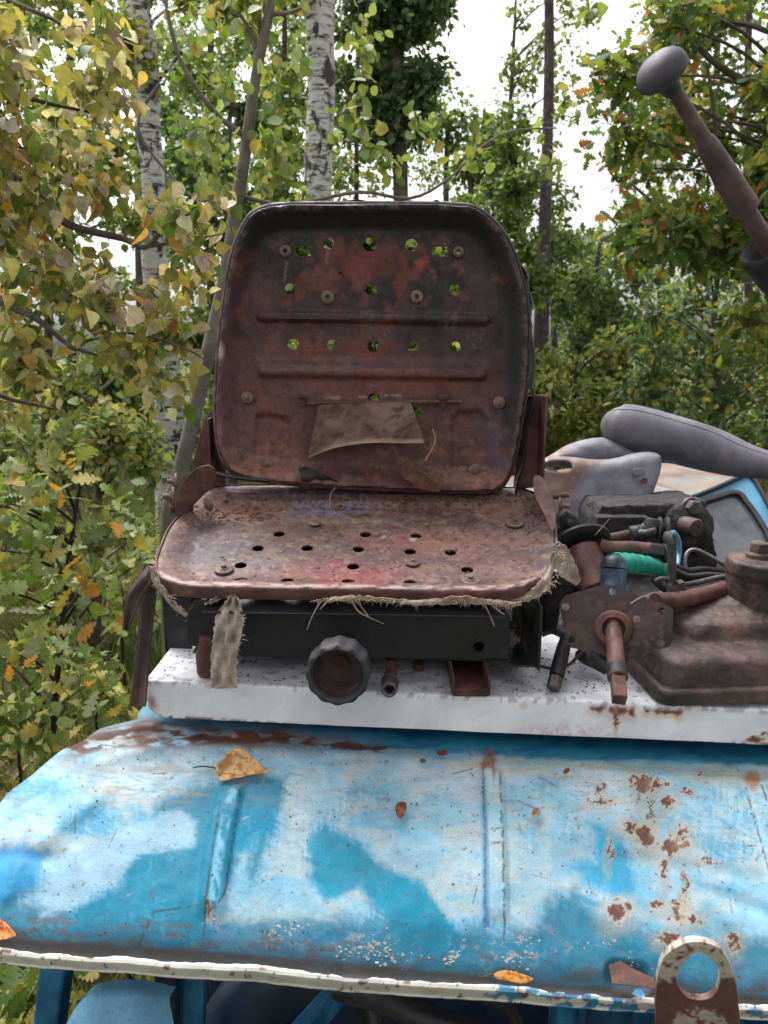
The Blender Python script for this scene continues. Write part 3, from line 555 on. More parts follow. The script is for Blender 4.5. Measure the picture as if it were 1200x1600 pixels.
# ============================================================ SEAT
seat = thing('tractor_seat', onp(560, 1010, 0), 'rusty bare metal tractor seat with perforated backrest and torn canvas scraps', 'tractor seat')
Tp = math.atan2((W(570, 760, 1.27) - W(560, 918, .965)).z, 1.27 - .965)
PP = Pl(W(560, 915, .965), W(835, 921, .96) - W(300, 913, .965), (0, math.cos(Tp), math.sin(Tp)))
SPAN = [(330, 762), (302, 785), (268, 818), (252, 850), (243, 882), (252, 902), (290, 913), (360, 916), (480, 918), (600, 919), (720, 921), (790, 920), (838, 906), (862, 880), (869, 842), (863, 805), (850, 780), (826, 766), (790, 761), (640, 759), (480, 757), (380, 757)]
def pan_paint(px, py):
    wx = px + (fbm(px / 40, py / 18, 203) - .5) * 40; wy = py + (fbm(px / 40, py / 18, 204) - .5) * 20
    c = np.repeat(S(106, 79, 70)[None], len(px), 0)
    c = lay(c, .75 * sst(.42, .6, fbm(px / 60, py / 18, 205)), S(132, 104, 90)); c = lay(c, .6 * sst(.46, .62, fbm(px / 30, py / 8, 206)), S(100, 80, 86))
    c = lay(c, .6 * sst(.55, .68, fbm(px / 34, py / 7, 207)), S(72, 60, 74))
    for cx, cy, rx, ry, a, col in ((340, 850, 60, 30, .7, S(62, 58, 68)), (300, 870, 40, 18, .45, S(90, 84, 94)), (520, 892, 130, 14, .6, S(140, 70, 64)), (560, 905, 60, 8, .5, S(150, 66, 60)), (620, 850, 70, 12, .4, S(138, 74, 66)), (370, 795, 60, 16, .6, S(152, 104, 88)), (700, 845, 90, 20, .5, S(150, 104, 92)),
                               (520, 795, 70, 10, .75, S(118, 116, 138)), (620, 772, 190, 8, .6, S(116, 110, 130)), (455, 780, 60, 8, .5, S(96, 86, 100)), (830, 800, 22, 20, .7, S(84, 76, 88)), (715, 812, 22, 14, .6, S(74, 62, 66)), (770, 790, 60, 16, .5, S(132, 86, 76)), (400, 885, 60, 16, .5, S(92, 86, 100)), (760, 880, 60, 16, .4, S(140, 92, 84))):  # bluish-grey spots paint a sheen on the back roll and left side
        c = lay(c, a * blob(wx, wy, cx, cy, rx, ry, .5), col)
    c = lay(c, .75 * sst(.55, .64, fbm(px / 12, py / 4, 208, 5)) * sst(880, 780, py), S(104, 64, 54)); c = lay(c, .6 * sst(.60, .68, fbm(px / 9, py / 4, 209, 4)), S(150, 122, 108))
    c = lay(c, .75 * sst(.64, .70, fbm(px / 5, py / 2.5, 210, 3)), S(64, 46, 46)); 
    # front edge: worn metal with its lit highlight painted in
    ed = np.interp(px, [240, 290, 480, 720, 800, 840, 862, 870], [895, 912, 917, 920, 918, 905, 880, 845])
    c = lay(c, .55 * sst(5, 1.5, np.abs(py - ed + 1)) * sst(.36, .55, fbm(px / 14, py / 4, 211)), S(206, 178, 176))
    c = lay(c, .6 * sst(0, 5, py - ed - 3), S(110, 72, 68)); return c
def ell(pl, cx, cy, r, n=18, asp=1):
    u, v = pl.uv(cx, cy); return [(u + r * math.cos(2 * math.pi * k / n), v + asp * r * math.sin(2 * math.pi * k / n)) for k in range(n)]
def shf(pl, n): return Pl(pl.O + pl.N * n, pl.U, pl.V)
PH = shf(PP, -.0145)
pan_holes = [ell(PH if y < 900 else shf(PP, -.010), x, y, .0088 if y < 900 else .0094) for x, y in ((480, 855), (560, 857), (641, 860), (704, 862), (376, 882), (552, 884), (730, 889), (449, 903), (544, 905), (641, 906), (376, 903), (436, 833), (571, 834), (650, 836), (403, 876 - 21))]
def seg_h(pl, a, b, w, h, soft=.5):
    A, B_ = pl.uv(*a), pl.uv(*b)
    return lambda u, v: h * (1 - sst(w * soft, w, dpoly(u, v, (A, B_), False)))
pr1 = seg_h(PP, (360, 771), (810, 775), .016, .007); pr2 = seg_h(PP, (450, 792), (610, 794), .022, .005); pr3 = seg_h(PP, (712, 812), (722, 800), .02, .006)
def pan_h(u, v, d):
    return -.016 * sst(.002, .050, d) + .003 * (1 - sst(0, .006, d)) * 0 + pr1(u, v) + pr2(u, v) + pr3(u, v) + .002 * (fbm(u * 22, v * 22, 3) - .5) * sst(0, .03, d) - .0035 * (1 - sst(0, .004, d))
sheet('seat_pan', M['rust_v'], seat, PP, [PP.uv(*p) for p in SPAN], pan_holes, pan_h, .0022, .0034, pan_paint)
# rolled skirt round the pan rim
O = crom([PP.uv(*p) for p in SPAN], 8, True); O = np.array(O); k0 = 0
prof = [(-.0015, .0010), (.0008, .0005), (.0022, -.0015), (.0026, -.005), (.0026, -.010), (.0024, -.016), (.0018, -.0185), (-.0005, -.019), (-.0012, -.016), (-.0008, -.006), (-.0015, -.0028)]
Tn = np.roll(O, -1, 0) - np.roll(O, 1, 0); Tn /= np.linalg.norm(Tn, axis=1, keepdims=True); out = np.stack([Tn[:, 1], -Tn[:, 0]], 1)
if ((O - O.mean(0)) * out).sum() < 0: out = -out
pw = .4 + .6 * sst(.14, .05, O[:, 1])
G = np.zeros((len(prof), len(O) + 1, 3))
for j, (po, pn) in enumerate(prof):
    Q = O + out * po; q = PP.arr(Q[:, 0], Q[:, 1], pn * np.where(pn < -.002, pw, 1)); G[j, :-1] = q; G[j, -1] = q[0]
def skirt_paint(px, py):
    c = np.repeat(S(98, 62, 58)[None], len(px), 0); c = lay(c, sst(.45, .65, fbm(px / 30, py / 10, 221)), S(122, 84, 78)); c = lay(c, sst(.55, .66, fbm(px / 12, py / 8, 222)), S(80, 56, 58))
    ed = np.interp(px, [235, 250, 290, 480, 720, 800, 840, 862, 870], [880, 897, 912, 917, 920, 918, 905, 880, 845])
    c = lay(c, .6 * sst(5, 1, np.abs(py - ed)) * sst(.42, .5, fbm(px / 14, py / 6, 223)), S(214, 186, 184)); return c  # same lit highlight painted along the worn rim
gridmesh('pan_rim', M['rust_v'], seat, G[::-1].copy(), skirt_paint, 0)
def bolt(mb, O, N, r, h, washer=1.0, stub=0):
    if washer: mb.lathe([(r * 1.7, 0), (r * 1.7, r * .25), (r * 1.55, r * .36), (r * .9, r * .38)], O, N, 18)
    mb.lathe([(r, r * .3), (r * 1.02, h * .85), (r * .85, h)], O, N, 6)
    mb.lathe([(r * .5, h * .9), (r * .5, h + r * .35 + stub), (r * .4, h + r * .45 + stub)], O, N, 10)
for x, y, r in ((400, 768, .0075), (750, 785, .0085), (492, 818, .006), (804, 819, .0085), (350, 891, .008), (645, 880, .006), (735, 908, .008)):
    mb = MB(); bolt(mb, PH.at(x, y, .0008), PP.N, r, r * .55, 1.0); mb.build('bolt', M['bolt'], seat, bevel=.0004)
# ---- backrest
lean = math.radians(4)
BK = Pl(W(583, 540, 1.262), (W(822, 545, 1.262) - W(345, 540, 1.262)), (0, math.sin(lean), math.cos(lean)))
SB = [(440, 325), (402, 335), (384, 356), (368, 395), (357, 450), (349, 510), (344, 570), (341, 630), (343, 680), (352, 716), (372, 738), (420, 750), (500, 757), (600, 762), (700, 766), (768, 764), (790, 745), (803, 705), (812, 655), (819, 600), (822, 540), (820, 470), (810, 430), (796, 390), (775, 357), (745, 332), (715, 325), (640, 323), (540, 323)]
def back_paint(px, py):
    wx = px + (fbm(px / 30, py / 30, 303) - .5) * 40; wy = py + (fbm(px / 30, py / 30, 304) - .5) * 50
    c = np.repeat(S(98, 62, 64)[None], len(px), 0)
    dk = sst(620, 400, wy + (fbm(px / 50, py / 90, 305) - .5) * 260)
    c = lay(c, .9 * np.clip(dk + .25 * sst(.5, .7, fbm(px / 40, py / 50, 306)), 0, 1), S(30, 24, 30, .5)); c = lay(c, .8 * sst(400, 345, wy), S(20, 16, 20, .5)); c = lay(c, .7 * blob(wx, wy, 740, 440, 80, 110, .5), S(28, 23, 28, .5))  # black paint up top, darkened further to stand for the recess's shade
    c = lay(c, .7 * sst(.5, .62, fbm(px / 36, py / 60, 307)) * sst(330, 500, py), S(78, 52, 58))
    for cx, cy, rx, ry, a, col in ((515, 400, 22, 26, .75, S(128, 58, 48)), (565, 420, 26, 34, .75, S(136, 62, 50)), (598, 395, 16, 28, .7, S(124, 52, 44)), (628, 430, 16, 30, .7, S(128, 58, 48)), (658, 410, 9, 16, .95, S(150, 66, 48)), (505, 440, 26, 14, .8, S(124, 64, 54)), (380, 398, 12, 20, .85, S(122, 60, 50)), (480, 445, 20, 12, .6, S(110, 60, 52)),
                               (560, 545, 60, 22, .6, S(124, 52, 48)), (480, 540, 40, 14, .6, S(134, 66, 52)), (600, 600, 110, 18, .7, S(134, 70, 62)), (470, 610, 70, 40, .45, S(124, 76, 74)), (420, 670, 40, 60, .65, S(126, 78, 76)), (740, 650, 50, 40, .4, S(104, 66, 62)), (372, 640, 26, 100, .6, S(118, 76, 82)), (765, 690, 34, 44, .6, S(84, 84, 104)), (745, 690, 20, 30, .5, S(110, 66, 58)), (690, 700, 26, 30, .5, S(96, 62, 58)),
                               (600, 695, 80, 26, .6, S(110, 62, 58)), (430, 740, 60, 14, .8, S(150, 92, 74)), (440, 715, 40, 24, .6, S(136, 84, 72)), (720, 745, 70, 18, .75, S(134, 92, 80)), (745, 440, 14, 14, .6, S(86, 60, 60)), (430, 470, 30, 20, .5, S(98, 70, 70)), (545, 575, 16, 14, .4, S(120, 90, 92)), (610, 590, 16, 14, .4, S(118, 84, 86)), (500, 470, 40, 8, .4, S(96, 70, 66)), (610, 655, 120, 20, .3, S(120, 82, 76))):
        c = lay(c, a * blob(wx, wy, cx, cy, rx, ry, .45), col)
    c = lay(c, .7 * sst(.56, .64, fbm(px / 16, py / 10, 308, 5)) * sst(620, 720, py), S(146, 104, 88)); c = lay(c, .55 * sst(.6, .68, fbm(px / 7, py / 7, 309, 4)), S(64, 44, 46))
    c = lay(c, .5 * sst(.62, .7, fbm(px / 22, py / 22, 310, 5)), S(128, 74, 62))
    for cx, cy, r in ((570, 495, 14), (705, 505, 16), (590, 520, 22), (745, 530, 16), (640, 575, 12), (705, 490, 8)): c = lay(c, .8 * blob(px, py, cx, cy, r, r * .8, .5) * sst(.46, .56, fbm(px / 4, py / 4, 312, 3)), S(100, 84, 80))
    c = lay(c, .85 * sst(3, 1, dpoly(px, py, ((500, 622), (640, 618)), False)) * sst(.5, .6, fbm(px / 10, py / 4, 313)), S(160, 140, 134))
    for L in (((448, 410), (444, 438)), ((512, 392), (510, 410)), ((574, 600), (590, 604))): c = lay(c, .6 * sst(2.5, .6, dpoly(px, py, L, False)), S(150, 120, 110))
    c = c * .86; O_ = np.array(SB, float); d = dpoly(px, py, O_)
    c = lay(c, .85 * sst(770, 800, wx) * sst(740, 690, py), S(34, 29, 34, .5)); c = lay(c, .8 * sst(62, 30, d) * sst(430, 380, py), S(30, 25, 30, .5))  # right wall and top border: dark paint with the dish's shade painted in
    c = lay(c, .4 * sst(6, 1, d) * sst(.45, .6, fbm(px / 12, py / 12, 311)) * sst(760, 700, py), S(140, 108, 102)); c = lay(c, .6 * blob(px, py, 345, 548, 5, 12, .5), S(210, 190, 180)); return c
holes = [ell(BK, x, y, r) for x, y, r in ((513, 381, .0088), (578, 382, .0108), (643, 383, .0098), (453, 451, .0085), (580, 452, .0095), (711, 453, .0092), (458, 538, .0092), (519, 539, .0088), (583, 541, .0095), (645, 541, .0092), (711, 542, .0092), (584, 623, .0095), (651, 643, .0085))]
def rect(pl, cx, cy, w_, h_): return [pl.uv(cx + a * w_ / 2, cy + b_ * h_ / 2) for a, b_ in ((-1, 1), (1, 1), (1, -1), (-1, -1))]
holes += [rect(BK, 474, 392, 23, 16), rect(BK, 687, 393, 24, 15), rect(BK, 690, 634, 9, 14), ell(BK, 512, 465, .0042, 10), ell(BK, 651, 464, .0035, 10), ell(BK, 532, 427, .002, 6), ell(BK, 475, 468, .002, 6), ell(BK, 716, 395, .003, 8)]
hs_ = [seg_h(BK, (410, 494), (758, 500), .0105, .0085, .35), seg_h(BK, (412, 581), (752, 586), .0105, .0085, .35)]
def padm(pl, P, h):
    Q = [pl.uv(*p) for p in P]; return lambda u, v: h * pmask(u, v, Q, .006)
hs_ += [padm(BK, ((422, 648), (452, 655), (452, 790), (395, 790), (400, 650)), -.007), padm(BK, ((706, 655), (718, 643), (752, 643), (760, 658), (764, 735), (706, 735)), -.007)]
hs_ += [padm(BK, ((400, 560), (765, 565), (765, 800), (400, 800)), .002)]
def back_h(u, v, d):
    n = .026 * (1 - sst(.003, .038, d)) - .006 * (1 - sst(0, .0035, d))
    for f in hs_: n = n + f(u, v) * sst(.0, .03, d)
    return n + .0022 * (fbm(u * 20, v * 20, 33) - .5) * sst(0, .03, d)
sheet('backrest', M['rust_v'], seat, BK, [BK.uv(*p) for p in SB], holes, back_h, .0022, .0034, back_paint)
O = np.array(crom([BK.uv(*p) for p in SB], 8, True)); Tn = np.roll(O, -1, 0) - np.roll(O, 1, 0); Tn /= np.linalg.norm(Tn, axis=1, keepdims=True); out = np.stack([Tn[:, 1], -Tn[:, 0]], 1)
if ((O - O.mean(0)) * out).sum() < 0: out = -out
prof = [(-.002, .0195), (.0005, .0215), (.003, .0205), (.0045, .0175), (.005, .010), (.005, -.002), (.005, -.012), (.003, -.018), (.001, -.018), (.002, -.010), (.002, .008), (.0, .0165)]
G = np.zeros((len(prof), len(O) + 1, 3))
for j, (po, pn) in enumerate(prof):
    Q = O + out * po; q = BK.arr(Q[:, 0], Q[:, 1], np.full(len(O), pn)); G[j, :-1] = q; G[j, -1] = q[0]
def brim_paint(px, py):
    c = np.repeat(S(66, 46, 46)[None], len(px), 0); c = lay(c, .8 * sst(.48, .65, fbm(px / 30, py / 30, 321)), S(102, 76, 72)); c = lay(c, sst(470, 400, px) * .6 * sst(.4, .6, fbm(px / 40, py / 40, 329)), S(124, 92, 86)); c = lay(c, sst(.52, .66, fbm(px / 10, py / 10, 322)), S(58, 46, 50))
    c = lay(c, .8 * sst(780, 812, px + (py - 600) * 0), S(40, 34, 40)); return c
gridmesh('backrest_rim', M['rust_v'], seat, G[::-1].copy(), brim_paint, 0)
for x, y, r, n in ((446, 393, .0055, 0), (716, 394, .005, 0), (512, 465, .0062, 0), (651, 464, .006, 0), (387, 621, .0072, .004), (779, 629, .0072, .004), (416, 725, .0078, .003), (742, 735, .0082, .003)):
    mb = MB(); O_ = BK.at(x, y, n + .001)
    if n == 0:
        mb.lathe([(r * 1.75, 0), (r * 1.75, r * .3), (r * 1.4, r * .6), (r * 1.0, r * .65), (r * .62, r * .62), (r * .6, 0)], O_, BK.N, 20, closed=True)
    else: bolt(mb, O_, BK.N, r * .8, r * .65, 1.0)
    mb.build('bolt', M['bolt'], seat, bevel=.0004)
# wire rod and its clips, canvas flap
mb = MB(); a, b_ = BK.at(482, 631, .014), BK.at(720, 628, .014); mb.tube([a, (a + b_) / 2 + BK.V * .001, b_], .0030, 8, smooth=5); mb.build('wire_rod', M['rust'], seat)
for x, y in ((474, 626), (691, 628)):
    mb = MB(); mb.box(BK.at(x, y, .010), BK.U * .0045, BK.V * .0095, BK.N * .006); mb.box(BK.at(x, y - 7, .017), BK.U * .0062, BK.V * .004, BK.N * .003); mb.build('wire_clip', M['rust'], seat, bevel=.001)
def flap_paint(px, py):
    c = np.repeat(S(104, 82, 74)[None], len(px), 0); c = lay(c, sst(.4, .65, fbm(px / 30, py / 12, 331)), S(126, 102, 90)); c = lay(c, .8 * sst(.55, .65, fbm(px / 12, py / 7, 332)), S(76, 56, 50))
    c = lay(c, .7 * sst(6, 2, dpoly(px, py, ((485, 716), (520, 700), (560, 692), (600, 690), (658, 691)), False)), S(176, 150, 132)); return c
top_ = [(499, 634), (520, 632), (548, 631), (576, 629), (604, 628), (624, 628), (641, 629)]; bot = [(485, 713), (508, 704), (534, 696), (562, 692), (592, 690), (628, 691), (662, 691)]
tc_, bc_ = np.array(crom(top_, 6)), np.array(crom(bot, 6)); G = np.zeros((18, len(tc_), 3))
for i in range(18):
    t = i / 17; tt_ = t
    for j in range(len(tc_)):
        q = tc_[j] * (1 - t) + bc_[j] * t; s_ = j / (len(tc_) - 1)
        G[i, j] = BK.at(q[0], q[1], .015 + .030 * t ** 1.5 * (.6 + .4 * math.sin(s_ * 3.1)) + .006 * math.sin(t * 3.1) + .0018 * math.sin(j * .5 + i * .5) * t)
gridmesh('canvas_flap', M['canvas_v'], seat, G, flap_paint, .0016)
# leatherette remnants: torn wrap down the right side and top, strip at lower left, crumpled piece
wr = [(700, 326, .012), (735, 331, .02), (766, 352, .024), (788, 378, .025), (803, 410, .026), (816, 440, .030), (822, 470, .026), (825, 520, .022), (826, 580, .016), (824, 640, .006), (815, 700, .0), (806, 752, .0), (796, 772, .0)]
G = np.zeros((7, (len(wr) - 1) * 8 + 1, 3)); wc = crom(wr, 8)
for j, q in enumerate(wc):
    u, v = BK.uv(q[0], q[1]); ph = math.sin(j * .55) * .002 + random.uniform(-.0012, .0012)
    for i in range(7):
        a = i / 6 * 2.6; G[i, j] = BK.pt(u + .002 + ph + .007 * math.sin(a) + .003 * max(0, math.sin(j * .21)), v + .004 * math.sin(a) * (1 if q[1] < 360 else 0), .012 - .03 * i / 6 + .005 * math.cos(a) - (.02 - q[2]) * .3)
gridmesh('torn_upholstery', M['leather'], seat, G, None, .0012)
G = np.zeros((5, 33, 3)); wc = crom([(452, 322, 0), (520, 320, 1), (600, 320, 0), (660, 320, 1), (690, 321, 2), (715, 324, 3)], 7)
G = np.zeros((5, len(wc), 3))
for j, q in enumerate(wc):
    u, v = BK.uv(q[0], q[1] + 2)
    for i in range(5): G[i, j] = BK.pt(u, v + .003 + .002 * math.sin(j * .8) + .002 * i * (1 if i < 3 else -.4), .018 - .012 * i + .002 * math.sin(j * 1.3))
gridmesh('torn_upholstery', M['leather'], seat, G, None, .001)
mb = MB(); mb.tube([BK.at(333, 735, .02), BK.at(352, 740, .02), BK.at(385, 745, .022), BK.at(423, 748, .020)], [.005, .0065, .0085, .0075], 10, smooth=5, ell=(1, .5), wob=.05); mb.build('torn_upholstery', M['leather'], seat)
mb = MB(); mb.tube([BK.at(341, 625, -.016), BK.at(335, 660, -.016), BK.at(338, 700, -.014), BK.at(352, 735, -.01)], [.006, .010, .012, .010], 10, smooth=6, ell=(1, .7), wob=.05); mb.build('torn_upholstery', M['leather'], seat)
def scrap(name, m, parent, pl, P, n, th=.001, amp=.006, seed=1, sp=.004):
    sheet(name, m, parent, pl, [pl.uv(*p) for p in P], [], lambda u, v, d: n + amp * (fbm(u * 55, v * 55, seed, 3) - .5) * 2, th, sp, None, outline_n=2, smooth=35)
scrap('torn_upholstery', M['leather'], seat, BK, [(470, 728), (490, 730), (515, 742), (532, 752), (528, 757), (500, 757), (478, 752), (473, 742)], .026, amp=.010, seed=4)
# low cross tube between pan and backrest, with flat clips
mb = MB(); mb.tube([BK.at(470, 757, .012), BK.at(640, 760, .012)], .0045, 10); mb.build('cross_tube', M['rust'], seat)
# ---- side brackets
def plate(mb, P, Y, th, n=6):
    Q = crom([W(x, y, Y if not hasattr(Y, '__call__') else Y(x, y)) for x, y in P], n, True) if n else [W(x, y, Y) for x, y in P]
    mb.prism([Vector(q) for q in Q], (0, th, 0))
mb = MB(); plate(mb, [(812, 640), (824, 618), (846, 617), (850, 700), (849, 760), (802, 766)], 1.275, .004, 0); mb.box(W(847, 690, 1.255), (.002, 0, 0), (0, .022, 0), (0, 0, .075)); mb.build('side_bracket', M['rustred'], seat, bevel=.001)
mb = MB(); Q = crom([(833, 748), (843, 745), (856, 760), (866, 790), (868, 815), (862, 830), (848, 800), (836, 775)], 5, True)
mb.prism([W(x, y, 1.20 - (y - 745) * .0012) for x, y in Q], (.003, .012, 0)); mb.build('hinge_ear', M['rustred'], seat, bevel=.001)
mb = MB(); bolt(mb, W(873, 790, 1.18), (1, -.25, 0), .008, .006, 1, .008); mb.build('bolt', M['bolt'], seat); mb = MB(); mb.cyl(W(850, 778, 1.19), W(889, 773, 1.19), .0045, 12); mb.build('pivot_pin', M['rust'], seat)
mb = MB(); plate(mb, [(318, 655), (330, 640), (336, 690), (352, 735), (352, 770), (296, 775), (302, 720)], 1.275, .004, 0); mb.box(W(331, 700, 1.262), (.002, 0, 0), (0, .02, 0), (0, 0, .05)); mb.build('side_bracket', M['rustred'], seat, bevel=.001)
mb = MB(); Q = crom([(292, 745), (308, 731), (326, 728), (334, 740), (333, 762), (318, 772), (300, 790), (286, 808), (274, 806), (276, 775)], 5, True)
mb.prism([W(x, y, 1.16 + (x - 290) * .0006) for x, y in Q], (.002, .010, 0)); mb.build('hinge_ear', M['rustred'], seat, bevel=.001)
mb = MB(); bolt(mb, W(272, 775, 1.17), (-1, -.3, 0), .009, .007, 1, .006); mb.build('bolt', M['bolt'], seat)
mb = MB(); bolt(mb, W(276, 752, 1.2), (-1, -.3, 0), .008, .007, 1, .004); mb.build('bolt', M['bolt'], seat)
mb = MB(); mb.cyl(W(264, 795, 1.16), W(300, 792, 1.18), .008, 12); mb.build('pivot_pin', M['rust'], seat)
# ---- under-frame
YB = 1.01
mb = MB(); plate(mb, [(291, 957), (300, 950), (792, 957), (797, 964), (795, 1030), (380, 1026), (292, 1008)], YB, .004, 0)
# top flange of the bar, bottom flange
a, b_ = W(292, 957, YB), W(795, 962, YB); mb.prism([a, b_, b_ + Vector((0, .045, .004)), a + Vector((0, .045, .004))], (0, 0, -.003)); mb.build('front_bar', M['black'], seat, bevel=.001)
mb = MB(); a, b_ = W(300, 1018, YB + .01), W(795, 1032, YB + .01); mb.prism([a, b_, b_ + Vector((0, .13, .0)), a + Vector((0, .13, .0))], (0, 0, -.003)); mb.build('bottom_plate', M['black'], seat, bevel=.001)
mb = MB(); mb.lathe([(.0098, 0), (.0098, .001), (.0078, .0012), (.0078, 0)], W(748, 1009, YB - .0012), (0, -1, 0), 18, closed=True); mb.build('pivot_bush', M['black'], seat)
mb = MB(); mb.cyl(W(748, 1009, YB - .0020), W(748, 1009, YB + .0004), .0078, 18); mb.build('hole_shade_disc', M['hole_shade'], seat)  # solid near-black disc on the bar, painting the shade inside a hole
mb = MB(); bolt(mb, W(800, 998, YB + .015), (1, -.4, 0), .008, .007, 1, .002); mb.build('bolt', M['bolt'], seat)
def lplate(x0, x1, y0, y1, Y, dep_, name='frame_angle', side=1):
    mb = MB(); plate(mb, [(x0, y0), (x1, y0 + 1), (x1, y1), (x0, y1 - 2)], Y, .004, 0)
    xs = x0 if side < 0 else x1; c = (W(xs, y0, Y) + W(xs, y1, Y)) / 2; h = (W(xs, y0, Y) - W(xs, y1, Y)).length / 2
    mb.box(c + Vector((0, dep_ / 2, 0)), (.002, 0, 0), (0, dep_ / 2, 0), (0, 0, h)); mb.build(name, M['black'], seat, bevel=.001)
lplate(258, 300, 930, 1020, 1.10, .15, side=-1)
mb = MB(); mb.box(W(842, 995, 1.0) + Vector((0, .09, 0)), (.002, 0, 0), (0, .10, 0), (0, 0, .046)); a = W(800, 1043, 1.0); mb.prism([a, W(844, 1043, 1.0), W(844, 1043, 1.0) + Vector((0, .17, 0)), a + Vector((0, .17, 0))], (0, 0, .003)); plate(mb, [(800, 940), (816, 942), (818, 1040), (802, 1040)], 1.06, .003, 0)
mb.build('frame_angle', M['black'], seat, bevel=.001)
mb = MB(); plate(mb, [(290, 925), (820, 930), (820, 1000), (290, 995)], 1.19, .004, 0); mb.box(PP.at(560, 850, -.034), PP.U * .20, PP.V * .13, PP.N * .0015); mb.build('rear_bar_and_backing', M['black'], seat, bevel=.001)  # second box: dark plate added under the pan so its holes look dark
for x in (330, 775):
    mb = MB(); mb.box((W(x, 945, 1.06) + W(x, 945, 1.2)) / 2, (.018, 0, 0), (0, .09, 0), (0, 0, .006)); mb.build('slide_rail', M['black'], seat, bevel=.001)
mb = MB(); c = W(430, 950, 1.035); mb.lathe([(.013, 0), (.012, .008), (.008, .012)], c, (0, 0, 1), 12); mb.build('rubber_stop', M['canvas'], seat)
# channel sticking out, brown block on the left
mb = MB(); fr = W(736, 1098, .965); L = .15; wd = PR(28, 736, 1080, .965); hh = .022
P = [W(708, 1098, .965), W(764, 1099, .965)]; zz = onp(736, 1075).z + .002
for p in P: p.z = zz
mb.box((P[0] + P[1]) / 2 + Vector((0, L / 2, .0045)), (wd, 0, 0), (0, L / 2, .0), (0, 0, .0015))
for s_ in (-1, 1): mb.box((P[0] + P[1]) / 2 + Vector((s_ * wd, L / 2, .016)), (.0016, 0, 0), (0, L / 2, .0), (0, 0, .014))
mb.box((P[0] + P[1]) / 2 + Vector((0, .004, .006)), (wd, 0, 0), (0, .0015, 0), (0, 0, .006)); mb.build('channel_foot', M['rust'], seat, bevel=.0008)
mb = MB(); c0 = onp(322, 1064); mb.lathe([(.012, 0), (.017, .004), (.018, .03), (.014, .045), (.012, .06)], c0 + Vector((0, .02, 0)), (0, 0.05, 1), 16); mb.build('foot_block', M['rust'], seat)
# hand wheel: fluted hollow cup
kc = W(527, 1056, .895); kax = Vector((-.06, -1, .02)).normalized(); R0 = PR(50, 527, 1056, .895)
lob = lambda a: .5 + .5 * math.cos(12 * a)
mb = MB(); mb.lathe([(R0 * .55, -.045), (R0 * .85, -.043, .04), (R0 * .96, -.036, .05), (R0 * .98, -.02, .058), (R0 * .98, -.006, .058), (R0 * .96, -.001, .05), (R0 * .88, .0012, .02), (R0 * .82, 0), (R0 * .79, -.003), (R0 * .77, -.012)], kc, kax, 96, lob, closed=False)
mb.f = [f for f in mb.f if len(f) == 4]; mb.build('hand_wheel', M['plastic'], seat, smooth=50)
mb = MB(); mb.lathe([(R0 * .79, -.002), (R0 * .77, -.02), (R0 * .74, -.038), (R0 * .62, -.043), (R0 * .3, -.044), (R0 * .01, -.044)], kc, kax, 48); mb.f = [f for f in mb.f if len(f) == 4]
o = mb.build('wheel_recess', M['plastic_in'], seat)
mb = MB(); mb.tube([kc + kax * -.04, kc + kax * -.12], .011, 14); mb.build('wheel_spindle', M['rust'], seat)
mb = MB(); e = W(608, 1078, .93); s_ = W(612, 1035, 1.03); d_ = (e - s_).normalized(); mb.tube([s_, s_ * .3 + e * .7], .0085, 14); mb.build('drain_stub', M['rust'], seat)
mb = MB(); q = s_ * .32 + e * .68; L = (e - q).length; mb.lathe([(.0095, 0), (.0118, .002), (.0118, L * .6), (.0105, L), (.0082, L + .001), (.0062, L - .001), (.006, L * .3)], q, d_, 20); mb.build('stub_nut', M['steel'], seat)
mb = MB(); random.seed(3)
mb.tube([W(640, 1060, 1.04), W(665, 1050, 1.06), W(700, 1062, 1.08)], .006, 8, smooth=4, wob=.2); mb.tube([W(655, 1035, 1.05), W(650, 1070, 1.06)], .008, 8, wob=.2); mb.build('bent_lever', M['rust'], seat)
# ---- canvas scraps round the pan
def ribbon(name, P, wd, Y, m='canvas', th=.0012, amp=.004, seed=0, nx=7):
    C_ = np.array(crom([(x, y, w_) for (x, y), w_ in zip(P, wd)], 8)); rr = np.random.default_rng(seed); G = np.zeros((nx, len(C_), 3))
    for j, (x, y, w_) in enumerate(C_):
        t = C_[min(j + 1, len(C_) - 1)][:2] - C_[max(j - 1, 0)][:2]; nrm = np.array([t[1], -t[0]]) / (np.linalg.norm(t) + 1e-9)
        for i in range(nx):
            s_ = (i / (nx - 1) - .5) * w_ + (rr.uniform(-1.6, 1.6) if i in (0, nx - 1) else 0); Yq = (Y if not hasattr(Y, '__len__') else np.interp(j / (len(C_) - 1), [0, 1], Y))
            G[i, j] = W(x + nrm[0] * s_, y + nrm[1] * s_, Yq + amp * math.sin(j * .35 + seed) * math.sin(i * 1.1 + 1) + .001 * rr.uniform(-1, 1))
    return gridmesh(name, M[m], seat, G, None, th)
ribbon('canvas_scrap', [(364, 928), (364, 942), (360, 962), (355, 990), (351, 1020), (350, 1048), (350, 1075)], [8, 24, 42, 44, 42, 42, 41], (.962, .945), seed=2, nx=13, amp=.006)
ribbon('canvas_scrap', [(240, 886), (242, 905), (256, 925), (272, 948), (292, 962)], [5, 11, 8, 6, 5], (.965, .972), seed=3, nx=5)
ribbon('canvas_scrap', [(868, 850), (878, 866), (886, 890), (904, 912)], [10, 26, 30, 10], (1.0, 1.02), seed=4)
ribbon('canvas_scrap', [(866, 862), (858, 895), (846, 918), (824, 934), (790, 938)], [6, 14, 16, 13, 6], (.985, .965), seed=5)
ribbon('canvas_scrap', [(320, 944), (342, 934), (360, 928), (384, 930)], [4, 8, 10, 6], (.965, .965), seed=6, nx=5)
